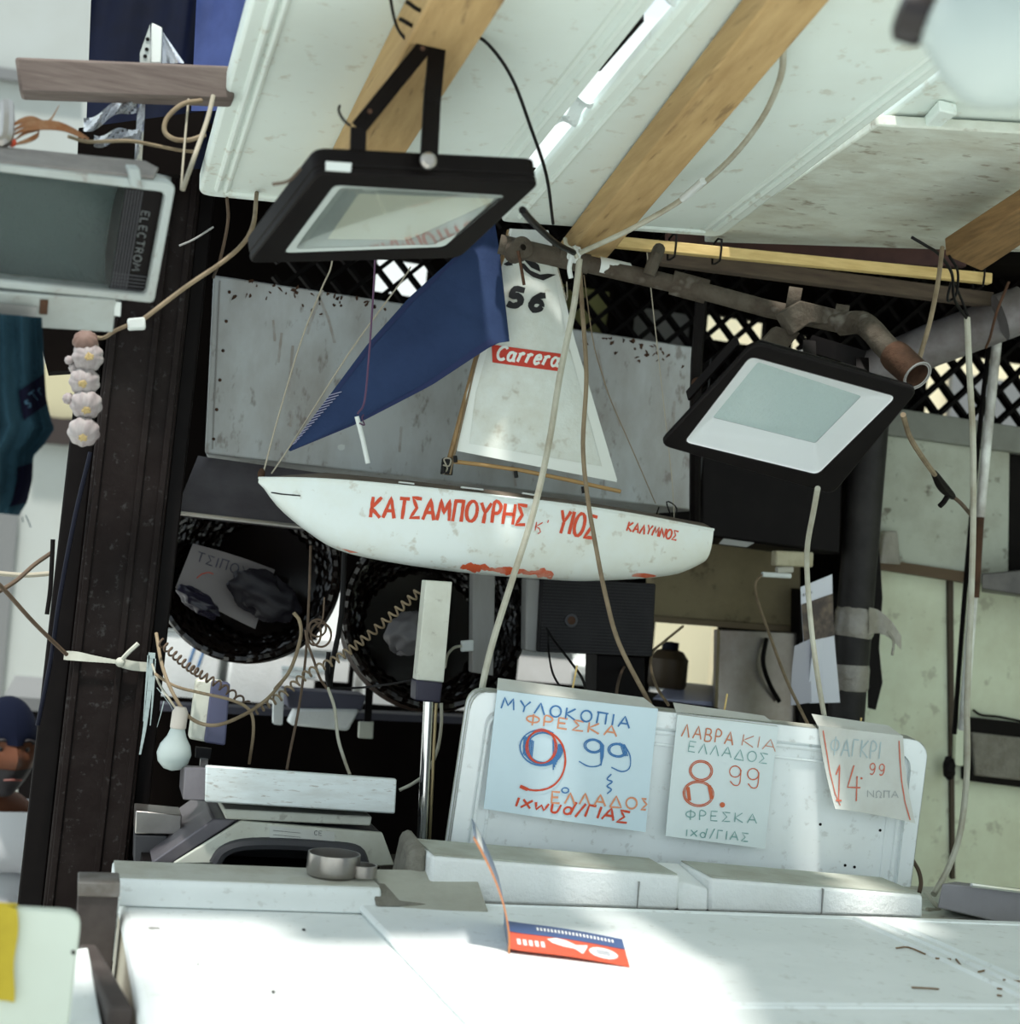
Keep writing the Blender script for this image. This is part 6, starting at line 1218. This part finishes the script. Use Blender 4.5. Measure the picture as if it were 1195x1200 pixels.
cable('brown_cable', 'brown cable bending from the left basket down to the lilac device', [(344, 718, 2.70), (351, 728, 2.70), (352, 748, 2.69), (340, 785, 2.66), (322, 808, 2.63)], .0034, CORD_T)
cable('brown_cable', 'wide brown cable loop in front of the lilac device', [(183, 742, 2.66), (190, 780, 2.62), (204, 815, 2.58), (224, 842, 2.55), (252, 850, 2.54), (285, 838, 2.56), (312, 820, 2.6), (330, 800, 2.64)], .0032, CORD_T)
cable('tan_cable', 'thin tan cable sagging from the post to the top of the scale pan', [(182, 790, 2.66), (205, 804, 2.6), (235, 812, 2.57), (270, 820, 2.56), (292, 832, 2.57), (297, 855, 2.58), (292, 895, 2.60)], .0028, CORD_T)
cable('brown_cable', 'brown cable dropping straight onto the middle of the scale pan', [(364, 640, 2.8), (362, 700, 2.75), (358, 770, 2.7), (350, 830, 2.66), (340, 880, 2.62), (336, 902, 2.60)], .0025, CORD_B)
cable('white_cable', 'thin white cable curving down onto the right of the scale pan', [(384, 806, 2.68), (392, 830, 2.66), (396, 865, 2.62), (404, 892, 2.6), (410, 908, 2.58)], .003, CORD_W)
cable('white_cable', 'white cable beside the chrome rod bending left to the scale', [(517, 824, 2.62), (517, 850, 2.62), (512, 880, 2.62), (500, 905, 2.62), (484, 918, 2.62), (468, 926, 2.62)], .0032, CORD_W)
cable('black_rod', 'black rod leaning between the two baskets', [(404, 640, 2.84), (400, 720, 2.84), (390, 775, 2.82), (386, 806, 2.80)], .0055, CORD_K, 'rod', k=3)
cable('black_rod', 'short black hook bar left of the leaning rod', [(385, 764, 2.80), (383, 790, 2.80), (386, 806, 2.80)], .0045, CORD_K, 'rod', k=3)
cable('black_cable', 'thin black cable stretched from the rod to the scale column', [(388, 806, 2.80), (420, 806, 2.75), (455, 802, 2.66), (490, 796, 2.58)], .0022, CORD_K)
t = thing('lilac_device', 'small cream device with a lilac side hanging above the scale', 'device', P(248, 875, 2.60))
MB().prism(rq([P(230, 796, 2.60), P(262, 798, 2.60), P(254, 872, 2.60), P(221, 866, 2.60)], [.006]*4), (0, .03, 0)).obj('body', SCALEB, t, bevel=.004)
MB().prism(rq([P(248, 797, 2.594), P(270, 801, 2.594), P(264, 874, 2.594), P(239, 870, 2.594)], [.005]*4), (0, .03, 0)).obj('side_panel', LILAC, t, bevel=.003)
MB().prism([P(230, 876, 2.61), P(248, 878, 2.61), P(246, 890, 2.61), P(229, 888, 2.61)], (0, .02, 0)).obj('plug', BLACK_P, t)
MB().prism([P(235, 888, 2.605), P(244, 889, 2.605), P(243, 903, 2.605), P(234, 902, 2.605)], (0, .012, 0)).obj('socket_end', CHROME, t)
t = thing('small_plug', 'small white plug on a short lead in front of the right basket', 'plug', P(548, 762, 2.955))
MB().prism([P(541, 751, 2.955), P(555, 750, 2.955), P(555, 763, 2.955), P(541, 764, 2.955)], (0, .012, 0)).obj('body', STICK, t, bevel=.002); MB().tube([P(541, 757, 2.96), P(532, 759, 2.93), P(524, 768, 2.85), P(521, 782, 2.75)], .003, 6, 4).obj('lead', CORD_W, t)
# background lamp, tags
t = thing('wall_fitting', 'white sloping light fitting under the dark beam behind the scale', 'light fitting', P(378, 855, 3.4))
MB().prism([P(349, 831, 3.4), P(422, 832, 3.4), P(408, 857, 3.4), P(340, 850, 3.4)], (0, .08, 0)).obj('diffuser', W_FOAM, t, bevel=.006); MB().prism([P(334, 808, 3.42), P(430, 815, 3.42), P(424, 833, 3.42), P(338, 830, 3.42)], (0, .1, 0)).obj('mount', mat('slate_mount', (.10, .10, .14), .6), t, bevel=.004)
MB().prism(rq([P(321, 806, 3.4), P(333, 807, 3.4), P(331, 850, 3.4), P(320, 849, 3.4)], [.006]*4), (0, .02, 0)).obj('white_tag', W_FOAM, label='narrow white tag left of the sloping light fitting', cat='tag')
t = thing('hanging_tag', 'small cream tag on a dark strap right of the sloping light fitting', 'tag', P(430, 866, 3.38))
MB().prism([P(421, 846, 3.38), P(438, 846, 3.38), P(437, 866, 3.38), P(420, 865, 3.38)], (0, .015, 0)).obj('tag', SCALEB, t, bevel=.002); MB().prism([P(429, 800, 3.385), P(438, 800, 3.385), P(435, 846, 3.385), P(427, 846, 3.385)], (0, .006, 0)).obj('strap', BLACK, t)
MB().prism([P(160, 824, 3.62), P(580, 842, 3.62), P(580, 850, 3.62), P(160, 832, 3.62)], (0, .08, 0)).obj('dark_beam', mat('slate_beam', (.05, .05, .07), .7), label='dark slate rail behind the scale below the foam boxes', cat='rail')

# ================================================================== THE PERSON AT THE LEFT
def skin_body(name, verts, edges, rad, m, parent, sub=2):
    me = bpy.data.meshes.new(name); off = world_loc(parent); me.from_pydata([V(v)-off for v in verts], edges, []); me.update()
    o = bpy.data.objects.new(name, me); C.objects.link(o); o.parent = parent; me.materials.append(m)
    md = o.modifiers.new('skin', 'SKIN'); md.use_smooth_shade = True
    for i, r in enumerate(rad): me.skin_vertices[0].data[i].radius = (r, r) if not isinstance(r, tuple) else r
    me.skin_vertices[0].data[0].use_root = True
    s_ = o.modifiers.new('sub', 'SUBSURF'); s_.levels = sub; s_.render_levels = sub
    return o
HC = EYE + ray(6, 878).normalized()*4.0          # centre of the head
F = V((.30, -.95, 0)).normalized(); S = V((-F.y, F.x, 0)) ; S = V((.95, .30, 0)).normalized()   # facing, and the person's left (our right)
t = thing('person', 'person in a white shirt and dark blue headcloth sitting left of the post', 'person', V((HC.x, HC.y, 0))-F*.05)
hx = lambda f_, s_, z_: V((HC.x, HC.y, 0))+F*f_+S*s_+V((0, 0, z_+HC.z))
pel = hx(-.16, 0, -.66)
vs = [pel, hx(-.15, 0, -.48), hx(-.10, 0, -.30), hx(-.06, 0, -.19), hx(-.035, 0, -.11),
      hx(-.07, .17, -.24), hx(.02, .24, -.45), hx(.22, .17, -.40), hx(.29, .14, -.37),
      hx(-.07, -.17, -.24), hx(.02, -.24, -.45), hx(.22, -.14, -.44), hx(.29, -.10, -.43),
      hx(-.14, .09, -.68), hx(.26, .13, -.64), hx(.24, .13, -HC.z+.10), hx(-.14, -.09, -.68), hx(.26, -.13, -.64), hx(.24, -.13, -HC.z+.10)]
ed = [(0, 1), (1, 2), (2, 3), (3, 4), (3, 5), (5, 6), (6, 7), (7, 8), (3, 9), (9, 10), (10, 11), (11, 12), (0, 13), (13, 14), (14, 15), (0, 16), (16, 17), (17, 18)]
rd = [.11, .10, .105, .08, .055, .06, .045, .036, .028, .06, .045, .036, .028, .08, .06, .045, .09, .065, .045]
body = skin_body('body', vs, ed, rd, SKIN, t)
# clothes a little larger than the body
sv = [hx(-.155, 0, -.58), hx(-.15, 0, -.45), hx(-.10, 0, -.30), hx(-.065, 0, -.20), hx(-.07, .175, -.24), hx(.03, .245, -.45), hx(.10, .215, -.425), hx(-.07, -.175, -.24), hx(.03, -.245, -.45), hx(.10, -.21, -.44)]
sv.append(hx(-.05, 0, -.145))
skin_body('shirt', sv, [(0, 1), (1, 2), (2, 3), (3, 4), (4, 5), (5, 6), (3, 7), (7, 8), (8, 9), (3, 10)], [.165, .155, .165, .13, .095, .07, .06, .095, .07, .06, .078], SHIRT, t)
tv = [pel+V((0, 0, .02)), hx(-.14, .09, -.68), hx(.27, .13, -.63), hx(.245, .13, -HC.z+.12), hx(-.14, -.09, -.68), hx(.27, -.13, -.63), hx(.245, -.13, -HC.z+.12)]
skin_body('trousers', tv, [(0, 1), (1, 2), (2, 3), (0, 4), (4, 5), (5, 6)], [.16, .11, .085, .07, .11, .085, .07], TROUS, t)
# head with a face, part of the body's skin tone
def head(u, v):
    th_, fi = 2*math.pi*u, math.pi*v; d_ = V((math.sin(fi)*math.cos(th_), math.sin(fi)*math.sin(th_), math.cos(fi)))
    x, y, z = d_.x*.098, d_.y*.076, d_.z*.122     # x forward, y side
    if z < -.02: k = 1-(-z-.02)*2.6; y *= k; x *= 1-(-z-.02)*(.2 if x > 0 else 3.2)
    if x > 0:
        x += .028*math.exp(-((y/.013)**2))*math.exp(-(((z+.015)/.028)**2))           # nose
        x -= .012*math.exp(-(((abs(y)-.032)/.016)**2))*math.exp(-(((z-.012)/.014)**2))  # eye sockets
        x += .007*math.exp(-((y/.022)**2))*math.exp(-(((z+.062)/.010)**2))           # lips
        x += .006*math.exp(-((y/.02)**2))*math.exp(-(((z+.098)/.014)**2))
    return hx(x, y, z)
hd_ = MB().grid(head, 48, 36); hd_o = hd_.obj('head', SKIN, t)
for s_ in (-1, 1):
    MB().ball(hx(.070, s_*.032, .010), .0105, 8).obj('eye', mat('eye_white', (.10, .09, .08), .4) if 'eye_white' not in bpy.data.materials else bpy.data.materials['eye_white'], hd_o); MB().ball(hx(.0775, s_*.032, .009), .0048, 6).obj('iris', HAIR, hd_o)
    MB().grid(lambda u, v: hx(.004-.02*u+.01*v, s_*(.073+.016*math.sin(math.pi*v)*u), .012-.05*v), 6, 8, S*s_*.006).obj('ear', SKIN, hd_o)
    MB().tube([hx(.083, s_*.016, .03), hx(.086, s_*.034, .035), hx(.072, s_*.054, .028)], .0045, 6, 4).obj('eyebrow', HAIR, hd_o)
MB().tube([hx(.098, -.022, -.064), hx(.104, 0, -.062), hx(.098, .022, -.064)], .0028, 6, 4).obj('mouth', mat('lips', (.16, .05, .04), .5), hd_o)
def hairf(u, v):
    p_ = head(u, v*.46); c_ = HC; return c_+(p_-c_)*1.07+V((0, 0, .006))-F*.006
MB().grid(hairf, 40, 18).obj('headcloth', CAPB, hd_o)
def beard(u, v):
    p_ = head(-.23+.46*u, .60+.28*v); return HC+(p_-HC)*1.02
MB().grid(beard, 24, 12).obj('beard', HAIR, hd_o)
MB().grid(lambda u, v: HC+(head(.22+.56*u, .36+.30*v)-HC)*1.05, 24, 12).obj('hair', HAIR, hd_o)
MB().tube([hx(-.02, .082, .045), hx(.01, .10, .03), hx(.02, .125, .0), hx(.0, .15, -.03)], .008, 8, 4).obj('cloth_knot', CAPB, hd_o)
# hands: palm and five curled fingers each
def hand(w_, d_, side):
    d_ = V(d_).normalized(); s_ = V((0, 0, 1)).cross(d_).normalized()*side; n_ = V((0, 0, -1))
    pv = [w_, w_+d_*.04, w_+d_*.08]; pe = [(0, 1), (1, 2)]; pr = [.024, (.036, .018), (.036, .016)]
    for k, (ln, of) in enumerate(((.058, -.030), (.068, -.010), (.064, .010), (.050, .028))):
        b_ = len(pv); st_ = w_+d_*.085+s_*of; pv += [st_, st_+d_*ln*.5+n_*.004, st_+d_*ln*.8+n_*.022, st_+d_*ln*.78+n_*.042]; pe += [(2, b_), (b_, b_+1), (b_+1, b_+2), (b_+2, b_+3)]; pr += [.0095, .009, .008, .007]
    b_ = len(pv); pv += [w_+d_*.03-s_*.034, w_+d_*.06-s_*.050+n_*.01, w_+d_*.085-s_*.046+n_*.022]; pe += [(1, b_), (b_, b_+1), (b_+1, b_+2)]; pr += [.012, .010, .008]
    return skin_body('hand', pv, pe, pr, SKIN, t)
hand(vs[8], vs[8]-vs[7], 1); hand(vs[12], vs[12]-vs[11], -1)
for s_ in (-1, 1):
    MB().ball(hx(.30, s_*.13, -HC.z+.045), .05, 10, (1.2, 1.9, .85)).obj('shoe', BLACK, t)
t = thing('wooden_stool', 'low wooden stool under the seated person', 'stool', V((pel.x, pel.y, 0)))
zs_ = pel.z-.20
MB().box((pel.x-.17, pel.y-.17, zs_-.03), (pel.x+.17, pel.y+.17, zs_)).obj('seat', PLANK, t, bevel=.006)
for a_ in (-1, 1):
    for b_ in (-1, 1): MB().box((pel.x+a_*.14-.02, pel.y+b_*.14-.02, 0), (pel.x+a_*.14+.02, pel.y+b_*.14+.02, zs_-.03)).obj('leg', PLANK, t)
